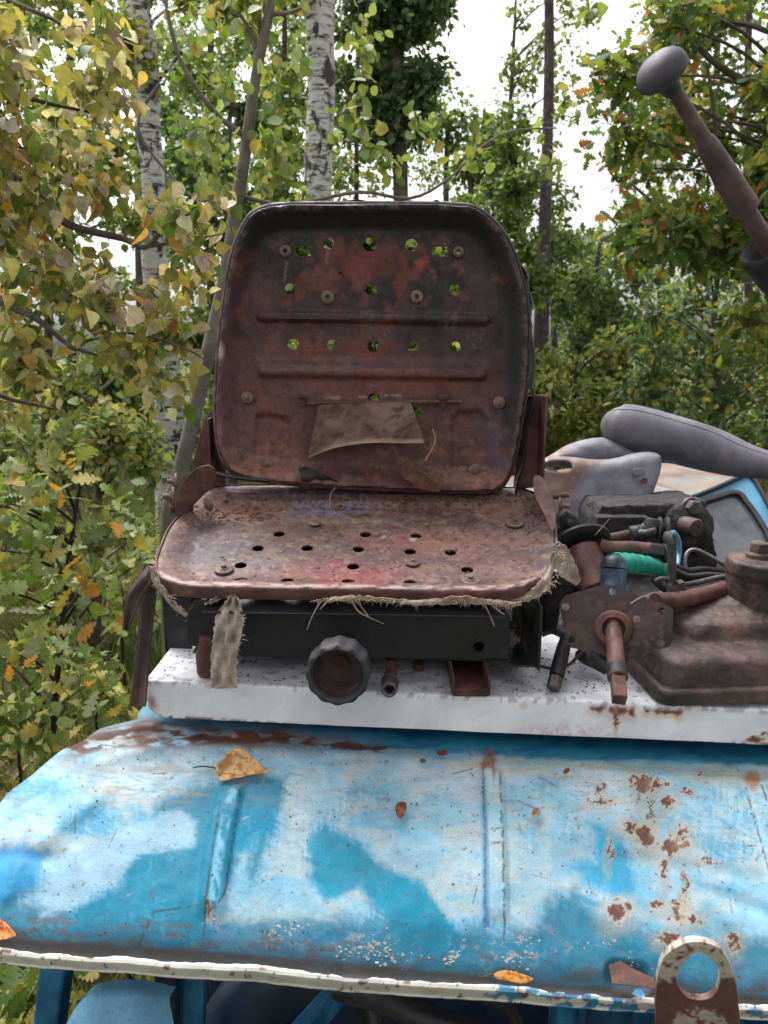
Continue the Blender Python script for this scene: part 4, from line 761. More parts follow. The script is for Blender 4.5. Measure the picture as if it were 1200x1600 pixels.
def threads(P, n, L, seed, Y, grav=1.0):
    rr = random.Random(seed); mb = MB(); C_ = crom(P, 10)
    for k in range(n):
        x, y = C_[rr.randrange(len(C_))]; x += rr.uniform(-4, 4); y += rr.uniform(-3, 3); a = rr.uniform(.2, 2.9); l = rr.uniform(.3, 1) * L; yy = Y + rr.uniform(-.006, .004)
        p = [W(x, y, yy), W(x + math.cos(a) * l * .4, y + abs(math.sin(a)) * l * .25, yy - .004), W(x + math.cos(a) * l * .7 + rr.uniform(-3, 3), y + abs(math.sin(a)) * l * .7 * grav, yy - .002)]
        mb.tube(p, [.0006, .0005, .0003], 4, smooth=3)
    return mb
mb = threads([(495, 938), (560, 934), (640, 942), (700, 938), (760, 940), (800, 944)], 230, 15, 1, .955); mb.build('frayed_hem', M['thread'], seat)
mb = threads([(236, 884), (244, 910), (262, 930), (285, 955)], 70, 14, 2, .96); mb.build('frayed_hem', M['thread'], seat)
mb = threads([(870, 850), (880, 880), (866, 905), (850, 925), (800, 942)], 90, 13, 3, .97); mb.build('frayed_hem', M['thread'], seat)
mb = threads([(372, 950), (384, 975), (372, 1010), (370, 1060), (345, 1072), (330, 1050), (334, 1010)], 40, 8, 4, .945); mb.build('frayed_hem', M['thread'], seat)
ribbon('frayed_hem', [(505, 939), (550, 934), (600, 938), (660, 941), (720, 938), (765, 941), (815, 944)], [5, 9, 6, 9, 12, 9, 5], (.952, .95), 'thread', .001, .002, 9, 4)
for P in ([(500, 942), (492, 955), (484, 972), (480, 984)], [(548, 936), (560, 955), (578, 965), (600, 975)], [(756, 942), (765, 960), (772, 978)], [(765, 942), (780, 955), (788, 960)], [(524, 934), (512, 940), (500, 952)], [(556, 936), (572, 958), (576, 964)], [(664, 720), (680, 690), (676, 670)], [(516, 800), (516, 775), (524, 762)]):
    mb = MB(); mb.tube([W(x, y, .95 if y > 900 else 1.22) for x, y in P], [.0011, .0009, .0007, .0005][:len(P)], 5, smooth=4); mb.build('loose_thread', M['thread'], seat)
# crumbs and scale lying on the pan
random.seed(11)
def clod(mb, P, r, N, fl=.5):
    vs = []; rr = [random.uniform(.6, 1.2) for _ in range(12)]; a = random.uniform(0, 6)
    U = Vector(N).orthogonal().normalized(); V_ = Vector(N).cross(U)
    for j, (q, h) in enumerate(((.75, 0), (1, .25), (.55, .8))):
        for k in range(6):
            an = a + k * math.pi / 3 + j * .3; vs.append(Vector(P) + (U * math.cos(an) + V_ * math.sin(an)) * r * q * rr[(k + j * 3) % 12] + Vector(N) * r * h * fl)
    fs = [tuple(range(5, -1, -1)), tuple(range(12, 18))] + [(j * 6 + k, j * 6 + (k + 1) % 6, (j + 1) * 6 + (k + 1) % 6, (j + 1) * 6 + k) for j in range(2) for k in range(6)]
    mb.add(vs, fs)
mb = MB(); spanuv = [PP.uv(*p) for p in SPAN]
def pan_n(x, y):
    u, v = PP.uv(x, y); a = np.array([u]); b1 = np.array([v]); return float(pan_h(a, b1, dpoly(a, b1, spanuv))[0])
for k in range(900):
    if k % 4 == 0: x, y = random.uniform(300, 850), random.uniform(768, 905)
    elif k % 4 == 1: x, y = random.gauss(370, 35), random.gauss(795, 10)
    elif k % 4 == 2: x, y = random.uniform(400, 830), random.gauss(775, 5)
    else: x, y = random.gauss(840, 8), random.gauss(790, 14)
    if not (inpoly(np.array([x]), np.array([y]), SPAN)[0]): continue
    clod(mb, PP.at(x, y, pan_n(x, y) - .0004), random.uniform(.0008, .0030) * (1.9 if y < 800 and random.random() < .22 else 1) * (1.4 if random.random() < .1 else 1), PP.N)
o = mb.build('rust_flakes', M['dirt'], seat, smooth=0); o['kind'] = 'stuff'
wood = MB(); P = [W(625, 737, 1.205), W(629, 730, 1.205), W(636, 726, 1.205), W(648, 733, 1.20), W(663, 741, 1.195), W(676, 751, 1.19), W(691, 760, 1.185), W(686, 769, 1.185), W(672, 768, 1.19), W(655, 763, 1.195), W(640, 752, 1.20), W(630, 748, 1.205)]
wood.prism(P, (.004, .016, .006)); wood.tube([W(664, 752, 1.19), W(672, 735, 1.185)], [.0012, .0004], 5); wood.tube([W(668, 755, 1.19), W(684, 736, 1.185)], [.0012, .0004], 5); wood.tube([W(676, 762, 1.185), W(690, 742, 1.18)], [.0010, .0004], 5)
tag(wood.build('wood_chip', M['wood'], bevel=.001), 'splintered brown wood chip wedged where pan meets backrest', 'wood chip')
for i, (x, y, r) in enumerate(((600, 826, .0055), (647, 829, .0075))):
    mb = MB(); clod(mb, PP.at(x, y, pan_n(x, y)), r, PP.N, .7 if i == 0 else .2)
    tag(mb.build('pale_chip', M['thread'], smooth=0), 'small pale pebble on the seat pan' if i == 0 else 'flat white paint chip on the seat pan', 'pebble' if i == 0 else 'paint chip')
mb = MB(); P = crom([W(318, 783, 1.19), W(328, 785, 1.185), W(333, 795, 1.175), W(328, 800, 1.17), W(321, 793, 1.175)], 3, True); mb.prism([Vector(p) for p in P], (0, .002, .004))
tag(mb.build('leaf_scrap', M['wood']), 'curled tan leaf scrap at left rear of seat pan', 'leaf')
# ---- strap on the left
strap = thing('strap', W(205, 1080, 1.0), 'stiff brown fabric strap standing at left end of white panel', 'strap')
def rib2(P, wd, Y, name, m):
    C_ = np.array(crom([(x, y, w_, yy) for (x, y), w_, yy in zip(P, wd, Y)], 8)); G = np.zeros((5, len(C_), 3))
    for j, (x, y, w_, yy) in enumerate(C_):
        for i in range(5): G[i, j] = W(x + (i / 4 - .5) * w_, y, yy + .003 * math.cos(i * 1.57 + j * .1))
    gridmesh(name, M[m], strap, G, None, .0025)
rib2([(232, 882), (231, 920), (227, 970), (222, 1030), (214, 1104)], [14, 26, 22, 20, 24], [.99, .99, .985, .98, .955], 'webbing', 'belt')
rib2([(234, 884), (226, 905), (212, 925), (203, 950), (197, 985)], [8, 24, 26, 20, 5], [.985, .97, .965, .962, .96], 'loose_end', 'belt')
# ============================================================ GEAR LEVER, top right
gl = thing('gear_lever', W(1330, 900, 1.02), 'long worn gear lever with grey mushroom knob, leaning in at upper right', 'gear lever')
YG = .80
top = W(1047, 130, YG); kd = (W(1026, 96, YG - .02) - top).normalized(); bt = W(1200, 385, YG + .06)
ax = (bt - top).normalized()
def al(px, py, extra=0):       # point of the lever axis seen at height py
    t = (py - 130) / (385 - 130); return top.lerp(bt, t)
def lr(pxr, py): return PR(pxr, 1100, py, al(0, py).y)
prof = [(118, 11.5), (140, 12), (175, 12.5), (210, 13.2), (214, 16), (218, 17.2), (226, 18.2), (262, 20.8), (300, 22.6), (318, 23), (323, 22), (326, 15), (385, 15), (430, 16)]
mb = MB(); mb.tube([al(0, y) for y, r in prof], [lr(r, y) * .93 for y, r in prof], 22, wob=.008); mb.build('lever_rod', M['lever'], gl, smooth=50)
R = PR(38, 1026, 100, YG); kax = (ax * -1 + Vector((-.06, -.10, .04))).normalized(); kc = W(1040, 122, YG - .002)
mb = MB(); mb.lathe([(R * .36, -.004), (R * .44, .006), (R * .66, .008), (R * .92, .011), (R * 1.05, .015), (R * 1.07, .019), (R * 1.0, .025), (R * .84, .030), (R * .6, .0335), (R * .3, .0355), (R * .02, .036)], kc - kax * .012, kax, 32); mb.build('lever_knob', M['knobgrey'], gl, smooth=80)
c = al(0, 396); r = PR(42, 1185, 400, c.y); d = ax
mb = MB(); mb.lathe([(r * .55, .02), (r * .80, .004), (r * .93, -.003), (r * 1.03, 0), (r * 1.06, .006), (r * 1.0, .03), (r * .86, .062), (r * .80, .068), (r * .84, .078), (r * .84, .10), (r * .7, .14)], c - d * .010, d, 28, closed=False); mb.f = [f for f in mb.f if len(f) == 4]; mb.build('collar', M['black'], gl, smooth=50)
mb = MB(); mb.tube([c + d * .05, c + d * .2, W(1330, 700, .96), W(1345, 900, 1.02), onp(1345, 1010)], [.019, .018, .02, .03, .045], 18, smooth=6); mb.build('lever_housing', M['black'], gl, smooth=60)
# ============================================================ GEARBOX COVER, right
gb = thing('gearbox_cover', onp(1120, 1090), 'brown oily cast iron gearbox cover with round turret and square plug, at the right edge', 'gearbox cover')
def loft(mb, rings, cap=True):
    n = len(rings[0]); vs = [Vector(p) for r in rings for p in r]
    fs = [(i * n + k, i * n + (k + 1) % n, (i + 1) * n + (k + 1) % n, (i + 1) * n + k) for i in range(len(rings) - 1) for k in range(n)]
    if cap: fs += [tuple(range(n - 1, -1, -1)), tuple((len(rings) - 1) * n + k for k in range(n))]
    mb.add(vs, fs)
def rrect(cx, cy, z, hx, hy, r, rot=0, n=5):
    P = []
    for sx, sy, a0 in ((1, 1, 0), (-1, 1, 90), (-1, -1, 180), (1, -1, 270)):
        for k in range(n + 1):
            a = math.radians(a0 + 90 * k / n); P.append((sx * (hx - r) + r * math.cos(a), sy * (hy - r) + r * math.sin(a)))
    c_, s_ = math.cos(rot), math.sin(rot)
    return [Vector((cx + x * c_ - y * s_, cy + x * s_ + y * c_, z)) for x, y in P]
c0 = onp(1019, 1098); zt = c0.z; gx = c0.x + .255; gy = c0.y + .135; ro = math.radians(4)
def G_(hx, hy, z, r=.02, dx=0, dy=0): return rrect(gx + dx, gy + dy, zt + z, hx, hy, r, ro)
mb = MB(); loft(mb, [G_(.256, .130, .000), G_(.260, .134, .003), G_(.260, .134, .020), G_(.257, .131, .023), G_(.240, .112, .0245)]); mb.build('flange', M['cast'], gb, vox=.003, disp=.0025, smooth=180)
mb = MB(); loft(mb, [G_(.253, .126, .015), G_(.251, .124, .024), G_(.247, .120, .044, .03), G_(.244, .117, .054, .03), G_(.239, .112, .0585, .035), G_(.230, .104, .0605, .035), G_(.20, .08, .0615, .04)]); o = mb.build('cover_body', M['cast'], gb, smooth=180, vox=.0035, disp=.005)
mb = MB(); loft(mb, [G_(.236, .098, .054, .04, 0, .03), G_(.222, .094, .0605, .04, 0, .03), G_(.207, .085, .060, .04, 0, .03), G_(.203, .082, .078, .04, 0, .033), G_(.199, .079, .084, .04, 0, .034), G_(.186, .07, .088, .04, .006, .038), G_(.150, .055, .096, .04, .02, .045), G_(.12, .05, .106, .04, .03, .05), G_(.10, .05, .118, .04, .035, .05)]); mb.build('cover_step', M['cast'], gb, smooth=180, vox=.0035, disp=.006)
tc0 = W(1186, 963, gy + .0); tc0 = Vector((tc0.x, gy + .02, zt + .105)); r = PR(58, 1186, 900, tc0.y)
tt = (W(1186, 868, tc0.y) - W(1186, 963, tc0.y)).length
tc0 = W(1189, 968, tc0.y)
mb = MB(); mb.lathe([(r * 1.5, -.03), (r * 1.2, -.012), (r * 1.04, -.002), (r * .99, .01), (r * .99, tt * .75), (r * 1.03, tt * .78), (r * 1.03, tt * .96), (r * .98, tt), (r * .5, tt + .002)], tc0, (0.01, 0, 1), 40); mb.build('turret', M['cast'], gb, vox=.0025, disp=.003, smooth=180)
q = tc0 + Vector((-.014, 0, tt)); mb = MB(); mb.lathe([(.019, 0), (.0185, .008), (.015, .011)], q, (0, 0, 1), 20)
mb.build('plug_base', M['cast'], gb); mb = MB(); mb.lathe([(.0155, .006), (.015, .024), (.0138, .0255)], q, (.03, 0, 1), 6); mb.build('plug', M['cast'], gb, bevel=.001)
for dx, dy in ((-.235, -.11), (-.235, .11), (-.05, -.119), (.12, -.119)):
    mb = MB(); mb.lathe([(.008, 0), (.008, .0045), (.006, .006)], Vector((gx + dx * math.cos(ro) - dy * math.sin(ro), gy + dx * math.sin(ro) + dy * math.cos(ro), zt + .0235)), (0, 0, 1), 6 if dy > -.115 else 16); mb.build('cover_bolt', M['rust'], gb, bevel=.0006)
# ============================================================ FLANGED SHAFT
YF = .995
fs_ = thing('drive_shaft', onp(968, 1000), 'short drive shaft through a hexagonal brown flange plate with holes', 'drive shaft')
FP = Pl(W(960, 985, YF), (1, -.22, -.04), (-.06, .42, 1))
hexo = crom([FP.uv(*p) for p in ((879, 934), (884, 930), (944, 913), (950, 913), (1047, 947), (1052, 952), (1051, 1004), (1046, 1010), (1000, 1026), (985, 1030), (950, 1024), (892, 1012), (886, 1006), (874, 945))], 1, True)
def fl_paint(px, py):
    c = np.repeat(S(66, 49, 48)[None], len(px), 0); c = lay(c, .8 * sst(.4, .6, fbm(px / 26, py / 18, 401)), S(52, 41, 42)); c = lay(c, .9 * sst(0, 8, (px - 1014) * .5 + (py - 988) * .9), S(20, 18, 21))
    c = lay(c, .7 * sst(.58, .66, fbm(px / 6, py / 6, 403)), S(94, 68, 62)); return c
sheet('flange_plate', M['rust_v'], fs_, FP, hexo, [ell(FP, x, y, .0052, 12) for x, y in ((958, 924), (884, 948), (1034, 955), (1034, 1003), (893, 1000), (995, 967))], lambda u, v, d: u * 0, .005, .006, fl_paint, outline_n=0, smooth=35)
cc = FP.at(958, 983, .001); fw = (W(968, 1094, .88) - cc); fw.normalize()
mb = MB(); mb.lathe([(.026, -.001), (.026, .003), (.023, .007), (.016, .008), (.0135, .001)], cc + FP.N * 0, FP.N, 28, closed=True); mb.build('hub_ring', M['rust'], fs_)
E = W(968, 1092, .885)
mb = MB(); rr_ = .0115; L = (E - cc).length
mb.lathe([(rr_, -.02), (rr_, L * .55), (rr_ * 1.12, L * .56), (rr_ * 1.12, L * .72), (rr_, L * .73)], cc, E - cc, 22); mb.build('shaft', M['rustred'], fs_)
mb = MB(); mb.lathe([(rr_ * 1.14, L * .57), (rr_ * 1.16, L * .60), (rr_ * 1.16, L * .68), (rr_ * 1.14, L * .71)], cc, E - cc, 22, closed=True); mb.build('shaft_band', M['black'], fs_)
mb = MB(); d = (E - cc).normalized(); x = Vector((1, 0, 0)); x = (x - d * x.dot(d)).normalized(); y = d.cross(x); mb.box(cc + d * L * .87, x * .0085, y * .0085, d * L * .15); mb.build('square_end', M['rust'], fs_, bevel=.0015)
# ============================================================ BLUE ELBOW WITH GREEN TAPE
pp = thing('taped_pipe', onp(990, 960), 'dark steel pipe elbow with green taped sleeve behind the flange plate', 'pipe')
el = [FP.at(956, 950, -.035), W(957, 918, 1.065), W(959, 889, 1.075)]
mb = MB(); mb.tube(el, .0185, 20, smooth=3); mb.lathe([(.0185, 0), (.0188, .004), (.017, .014), (.011, .019), (.003, .0205)], el[-1], el[-1] - el[-2], 20); mb.build('elbow', metal('blue_black_steel', [(.35, S(20, 22, 30)), (.5, S(44, 62, 84)), (.62, S(80, 104, 120)), (.8, S(110, 130, 144))], 34, (.35, .6), .3, 150), pp)
mb = MB(); g0, g1 = W(962, 880, 1.08), W(1046, 893, 1.15); nn = 46
mb.tube([g0.lerp(g1, i / nn) + Vector((0, 0, .004 * math.sin(math.pi * i / nn))) for i in range(nn + 1)], [(.0156 - .003 * i / nn) * (1 + .05 * math.sin(i * 1.05) + random.uniform(-.02, .02)) for i in range(nn + 1)], 20, wob=.012); mb.build('green_sleeve', M['green'], pp)
mb = MB(); mb.tube([W(1040, 891, 1.145), W(1080, 903, 1.19), W(1135, 925, 1.25)], .009, 12, smooth=4); mb.build('pipe_end', M['black'], pp)
# rust cylinder with black disc
rc = thing('damper', onp(915, 960), 'short rusty red cylinder with wide black disc beside the seat', 'cylinder')
mb = MB(); mb.cyl(W(934, 925, 1.09), W(908, 858, 1.14), .028, 26); mb.build('barrel', M['rustred'], rc)
mb = MB(); a = W(906, 853, 1.145); mb.lathe([(.030, -.002), (.044, -.004), (.049, -.001), (.049, .003), (.040, .008), (.02, .013), (.012, .03), (.002, .031)], a, W(904, 845, 1.16) - W(930, 905, 1.10), 30); mb.build('disc', M['black'], rc)
# ============================================================ GREASY CASTING
YB2 = 1.34
eb = thing('greasy_casting', W(1010, 905, 1.36), 'black greasy metal casting caked in oily dirt behind the hoses', 'engine part')
mb = MB(); P = [(928, 812), (941, 790), (1000, 788), (1060, 786), (1103, 781), (1110, 820), (1122, 868), (1120, 900), (940, 905), (926, 850)]
mb.prism([W(x, y, YB2) for x, y in P], (.01, .16, -.01)); mb.build('casting_body', M['grease'], eb, disp=.008, vox=.0035, smooth=180)
mb = MB(); mb.box(W(968, 826, YB2 - .012), (.045, 0, 0), (0, .014, 0), (0, .0, .024)); mb.build('front_lug', M['grease'], eb, vox=.002, disp=.004, smooth=180)
mb = MB(); mb.lathe([(.05, 0), (.045, .008), (.030, .018), (.024, .020)], W(1072, 826, YB2), (0, -1, 0), 26); mb.build('boss', M['grease'], eb, disp=.005, vox=.002, smooth=180)
mb = MB(); mb.lathe([(.0165, 0), (.0165, .045), (.0145, .049)], W(1062, 818, YB2 - .002), (.25, -1, .05), 22); mb.build('boss_plug', M['cast'], eb)
mb = MB(); mb.lathe([(.014, 0), (.014, .018), (.011, .021)], W(1079, 792, YB2 - .002), (.1, -1, .1), 6); mb.lathe([(.018, -.002), (.017, .004)], W(1079, 792, YB2 - .002), (.1, -1, .1), 16); mb.build('bolt_head', M['steel'], eb, bevel=.001)
mb = MB(); random.seed(5)
loft(mb, [rrect(W(1070, 900, 1.33).x, 1.33, onp(1060, 980).z + z, hx, hy, .05, .1) for hx, hy, z in ((.26, .17, 0), (.25, .16, .03), (.21, .13, .055), (.15, .09, .075), (.05, .04, .085))]); mb.build('grease_crust', M['grease'], eb, vox=.006, disp=.03, smooth=180)
mb = MB(); plate(mb, [(873, 810), (884, 798), (898, 805), (931, 846), (925, 870), (880, 860)], 1.22, .03, 0); mb.build('cast_arm', M['grease'], eb, vox=.0025, disp=.006, smooth=180)
for x, y, r in ((890, 818, .009), (886, 838, .011), (900, 830, .006)):
    mb = MB(); bolt(mb, W(x, y, 1.22), (-.2, -1, .2), r, r * .7, 1.0); mb.build('bolt', M['black'], eb)
mb = MB(); plate(mb, [(852, 910), (870, 905), (930, 918), (880, 935), (870, 985), (850, 990)], 1.10, .05, 0); mb.build('lower_arm', M['grease'], eb, vox=.003, disp=.006, smooth=180)
# ============================================================ STEERING RODS
r1 = thing('steering_joint', onp(1000, 940), 'rusty rod ending in a dark universal joint in front of the greasy casting', 'universal joint')
mb = MB(); mb.tube([W(928, 842, 1.17), W(960, 839, 1.18), W(990, 834, 1.185)], [.0065, .007, .0085], 12); mb.build('rod', M['rust'], r1)
mb = MB(); yk = 1.18
mb.cyl(W(984, 836, yk), W(1003, 833, yk), .014, 20)
for s_ in (-1, 1):
    mb.tube([W(1000, 834, yk + .008 * s_), W(1010, 828 - 6 * s_, yk + .014 * s_), W(1024, 826 - 4 * s_, yk + .014 * s_)], [.008, .0075, .007], 10, smooth=4)
mb.build('fork', M['black'], r1)
mb = MB(); mb.lathe([(.012, -.018), (.0135, -.016), (.0135, .016), (.012, .018)], W(1018, 828, yk), (.2, .1, 1), 18); mb.lathe([(.008, -.024), (.008, .024)], W(1018, 828, yk), (1, .1, 0), 14); mb.build('cross', M['black'], r1)
for x in (1028, 1040):
    mb = MB(); mb.lathe([(.018, -.003), (.021, -.001), (.021, .003), (.018, .005), (.009, .005), (.009, -.003)], W(x, 828, yk + .004), (1, -.25, -.05), 22, closed=True); mb.build('collar', M['black'], r1)
r2 = thing('link_rod', onp(980, 950), 'brown link rod with hexagonal nut below the universal joint', 'rod')
mb = MB(); mb.tube([W(935, 850, 1.13), W(955, 857, 1.13), W(985, 857, 1.135), W(1015, 859, 1.14)], [.010, .0115, .0115, .0110], 16, smooth=4); mb.build('rod', M['rustred'], r2)
mb = MB(); mb.lathe([(.0135, -.012), (.0145, -.010), (.0145, .010), (.0135, .012)], W(1022, 862, 1.14), (1, 0, -.2), 6); mb.build('nut', M['black'], r2, bevel=.001)
mb = MB(); mb.lathe([(.0175, 0), (.0175, .006), (.015, .008)], W(1032, 866, 1.145), (1, 0, -.2), 18); mb.build('ball_end', M['grease'], r2)
# light blue ring, bracket, hoses
ho = thing('cable_loop', onp(1056, 960), 'loop of peeling light blue cable standing between rod and casting', 'cable')
mb = MB(); mb.tube([W(1046, 834, 1.16), W(1053, 833, 1.18), W(1060, 845, 1.21), W(1061, 865, 1.22), W(1057, 885, 1.2), W(1052, 905, 1.18), W(1046, 940, 1.16)], .0042, 12, smooth=8); mb.build('loop', M['lightblue'], ho)
br_ = thing('pipe_clamp', onp(1048, 950), 'bent steel strap clamp hooking over the pipes', 'clamp')
mb = MB(); mb.tube([W(1040, 838, 1.11), W(1046, 843, 1.10), W(1050, 862, 1.10), W(1049, 900, 1.10), W(1045, 912, 1.10)], .0042, 10, smooth=6, ell=(1, 2)); mb.build('strap', M['steel'], br_)
mb = MB(); mb.tube([W(1022, 908, 1.10), W(1034, 904, 1.10), W(1049, 906, 1.10), W(1060, 914, 1.11)], .0038, 8, smooth=5); mb.box(W(1056, 920, 1.11), (.012, 0, .003), (0, .008, 0), (-.002, 0, .01)); mb.build('lug', M['steel'], br_, bevel=.001)
hose_defs = [('hydraulic_hose', 'thin black hose, topmost of the lines running right to the turret', [(1052, 884, 1.16), (1075, 892, 1.18), (1100, 890, 1.2), (1135, 895, 1.2)], .0055, 'black'),
    ('hydraulic_hose', 'thin black hose, second of the lines running right to the turret', [(1053, 892, 1.14), (1075, 901, 1.16), (1105, 899, 1.17), (1135, 901, 1.17)], .0055, 'black'),
    ('steel_line', 'bright bare steel line under the black hoses', [(1060, 915, 1.13), (1090, 910, 1.14), (1120, 903, 1.15), (1140, 902, 1.16)], .0042, 'steel'),
    ('bent_line', 'dull steel brake line bent into a loop above the hoses', [(1074, 898, 1.2), (1070, 880, 1.21), (1074, 864, 1.22), (1086, 859, 1.22), (1105, 867, 1.21), (1134, 884, 1.2)], .0036, 'steel'),
    ('brown_pipe', 'thick brown pipe lying from flange plate to turret', [(1024, 940, 1.06), (1060, 937, 1.09), (1100, 929, 1.12), (1140, 918, 1.15)], .0125, 'rustred'),
    ('sagging_hose', 'black hose sagging low behind the flange plate', [(1020, 905, 1.15), (1040, 922, 1.14), (1060, 926, 1.14), (1110, 915, 1.16)], .005, 'black'),
    ('thin_wire', 'thin dark red wire curling over the white panel behind the black bar', [(842, 1040, 1.02), (866, 1045, 1.03), (890, 1038, 1.04), (910, 1020, 1.05), (930, 1018, 1.06)], .0022, 'rust'),
    ('wire_bundle', 'grey wire bundle on the white panel right of the seat frame', [(846, 990, 1.13), (862, 985, 1.13), (880, 992, 1.12), (920, 1010, 1.10), (950, 1030, 1.07)], .006, 'steel')]
for nm, lb, P, r, m_ in hose_defs:
    mb = MB(); mb.tube([W(*p) for p in P], r, 10, smooth=7); tag(mb.build(nm, M[m_], smooth=60), lb, nm.split('_')[-1] if nm != 'hydraulic_hose' else 'hose', 'thin hoses beside the turret' if nm == 'hydraulic_hose' else None)
mb = MB(); random.seed(9)
mb.tube([W(902, 1030, 1.06), W(912, 1024, 1.06), W(928, 1034, 1.05), W(950, 1046, 1.04)], [.006, .012, .010, .008], 10, smooth=4, wob=.15)
tag(mb.build('connector', M['black'], smooth=50), 'black cable connector on the white panel under the flange plate', 'connector')
# black lever handle
bh = thing('handle', onp(866, 1085), 'glossy black bar with square tip leaning on the white panel', 'handle bar')
a, b_ = W(885, 995, 1.05), W(864, 1078, .99); d = (b_ - a).normalized()
mb = MB(); mb.tube([a, a.lerp(b_, .4), b_ - d * .022], [.0085, .0105, .0105], 16, smooth=3); mb.build('bar', M['black'], bh)
mb = MB(); mb.lathe([(.008, 0), (.0105, .004), (.0105, .018), (.009, .021)], b_ - d * .022, d, 6); mb.build('tip', M['steel'], bh, bevel=.001)
# ============================================================ INNER TUBES + CAR
t1 = []
for x, y, r, Y in ((962, 662, 19, 1.62), (966, 664, 31, 1.61), (985, 668, 36, 1.60), (1036, 682, 37, 1.59), (1107, 702, 35, 1.57), (1160, 719, 28, 1.54), (1200, 728, 22, 1.52), (1240, 745, 22, 1.50), (1300, 790, 26, 1.50)): t1.append((x, y, r, Y))
mb = MB(); q = [tuple(W(x, y, Y)) + (PR(r, x, y, Y),) for x, y, r, Y in t1]; q = crom(q, 9)
pts = [Vector(a[:3]) for a in q]; rad = [float(a[3]) for a in q]; mb.tube(pts, rad, 36, cap=False)
p0 = pts[0]; dd = (pts[0] - pts[1]).normalized(); n0 = len(mb.v)
vs = [p0 + dd * rad[0] * .45]; mb.v += [tuple(vs[0])]; mb.c.append((1, 1, 1)); mb.f += [(n0, (k + 1) % 36, k) for k in range(36)]
it = thing('inner_tube', W(1100, 735, 1.58), 'inflated grey rubber inner tube lying across the car roof', 'inner tube'); mb.build('tube_body', M['rubber'], it, smooth=180)
for an in (2.2,):
    mb = MB(); L = []
    for i in range(3, len(pts) - 2):
        t = (pts[i + 1] - pts[i - 1]).normalized(); x = t.cross(Vector((0, 0, 1))).normalized(); y = x.cross(t); L.append(pts[i] + (x * math.cos(an) * -1 + y * math.sin(an)) * rad[i] * .997)
    mb.tube(L, .0011, 5); mb.build('mould_seam', M['rubber'], it)
mb = MB(); 
# deflated one
fl = thing('flat_inner_tube', W(940, 800, 1.62), 'limp deflated grey inner tube with rust brown stains draped beside the car', 'inner tube')
def rub_paint(px, py):
    c = np.repeat(S(122, 122, 134)[None], len(px), 0); c = lay(c, .6 * sst(.4, .65, fbm(px / 40, py / 40, 501)), S(140, 140, 152)); wx = px + (fbm(px / 12, py / 12, 502) - .5) * 20
    c = lay(c, .8 * pmask(wx, py, [(845, 712), (880, 712), (940, 722), (915, 735), (900, 765), (885, 800), (845, 790)], 9), S(134, 100, 82)); c = lay(c, .7 * sst(.5, .65, fbm(px / 14, py / 30, 503)) * sst(925, 885, px), S(160, 130, 110)); c = lay(c, .5 * sst(.5, .7, fbm(px / 20, py / 20, 504)), S(98, 96, 106)); c = lay(c, .5 * sst(.62, .7, fbm(px / 7, py / 7, 505)), S(150, 140, 136)); return c
DP = Pl(W(940, 760, 1.52), (1, -.1, 0), (0, .25, 1))
def drape(P, n0, bul, amp, seed, holes=[], fr=18, wd=.03): 
    def h(u, v, d): return n0 + bul * np.sqrt(np.clip(1 - (1 - np.clip(d / wd, 0, 1)) ** 2, 0, 1)) + amp * (fbm(u * fr, v * fr, seed, 3) - .5) * 2
    sheet('tube_fold', M['rubber_v'], fl, DP, [DP.uv(*p) for p in P], [crom([DP.uv(*p) for p in H], 4, True) for H in holes], h, .010, .006, rub_paint, outline_n=5, smooth=180)
drape([(842, 728), (848, 716), (880, 713), (930, 718), (960, 716), (990, 708), (1018, 706), (1032, 713), (1033, 732), (1024, 762), (1012, 790), (1000, 815), (960, 850), (900, 860), (850, 850), (838, 790)], 0, .03, .007, 3, [[(846, 728), (858, 723), (880, 722), (891, 728), (888, 737), (874, 739), (850, 735)]], 14)
drape([(852, 716), (872, 702), (896, 688), (930, 679), (960, 678), (985, 690), (1010, 705), (1000, 722), (930, 730), (870, 722)], -.06, .03, .008, 7, fr=22)
drape([(838, 735), (850, 726), (868, 734), (880, 748), (884, 780), (880, 850), (850, 870), (836, 800)], .006, .02, .006, 9, fr=18, wd=.02)
mb = MB(); mb.prism([DP.at(x, y, .034) for x, y in ((983, 705 + 30), (1000, 734), (1002, 744), (984, 746))], DP.N * .0015); tag(mb.build('rubber_patch', M['rubber'], fl, bevel=.001), None)
mb = MB(); mb.prism([DP.at(x, y, .036) for x, y in ((993, 753), (1000, 749), (1005, 751), (1004, 757), (996, 758))], DP.N * .0012); tag(mb.build('leaf_scrap', M['wood']), 'small tan leaf scrap stuck on the draped grey inner tube', 'leaf')
car = thing('car', (W(1200, 800, 2.0).x + .3, 2.5, 0), 'old light blue car with rusting roof and dark dirty window, under the inner tubes', 'car')
# window plane and frame
a, b_, c_ = W(1000, 806, 1.66), W(1168, 745, 1.74), W(1230, 858, 1.60)
CP = Pl(a, b_ - a, (a - c_) + (b_ - a) * .3)
def cpl(P, n=0): return [CP.at(x, y, n) for x, y in P]
def band(mb, P, w1, n1, w2=None):
    pass
def car_paint(px, py):
    c = np.repeat(S(116, 148, 160)[None], len(px), 0); wy = py + (fbm(px / 14, py / 14, 601) - .5) * 26
    c = lay(c, .9 * sst(775, 735, wy), S(122, 80, 56)); c = lay(c, .8 * sst(.45, .6, fbm(px / 18, py / 10, 602)), S(130, 140, 138)); c = lay(c, .6 * sst(.5, .6, fbm(px / 30, py / 14, 612)), S(138, 104, 80)); c = lay(c, .8 * sst(.6, .68, fbm(px / 10, py / 9, 603)), S(110, 66, 44)); return c
sheetP = [(985, 818), (1010, 803), (1060, 785), (1110, 766), (1166, 743), (1176, 747), (1206, 800), (1240, 870), (1262, 930), (1120, 930), (1010, 930), (970, 850)]
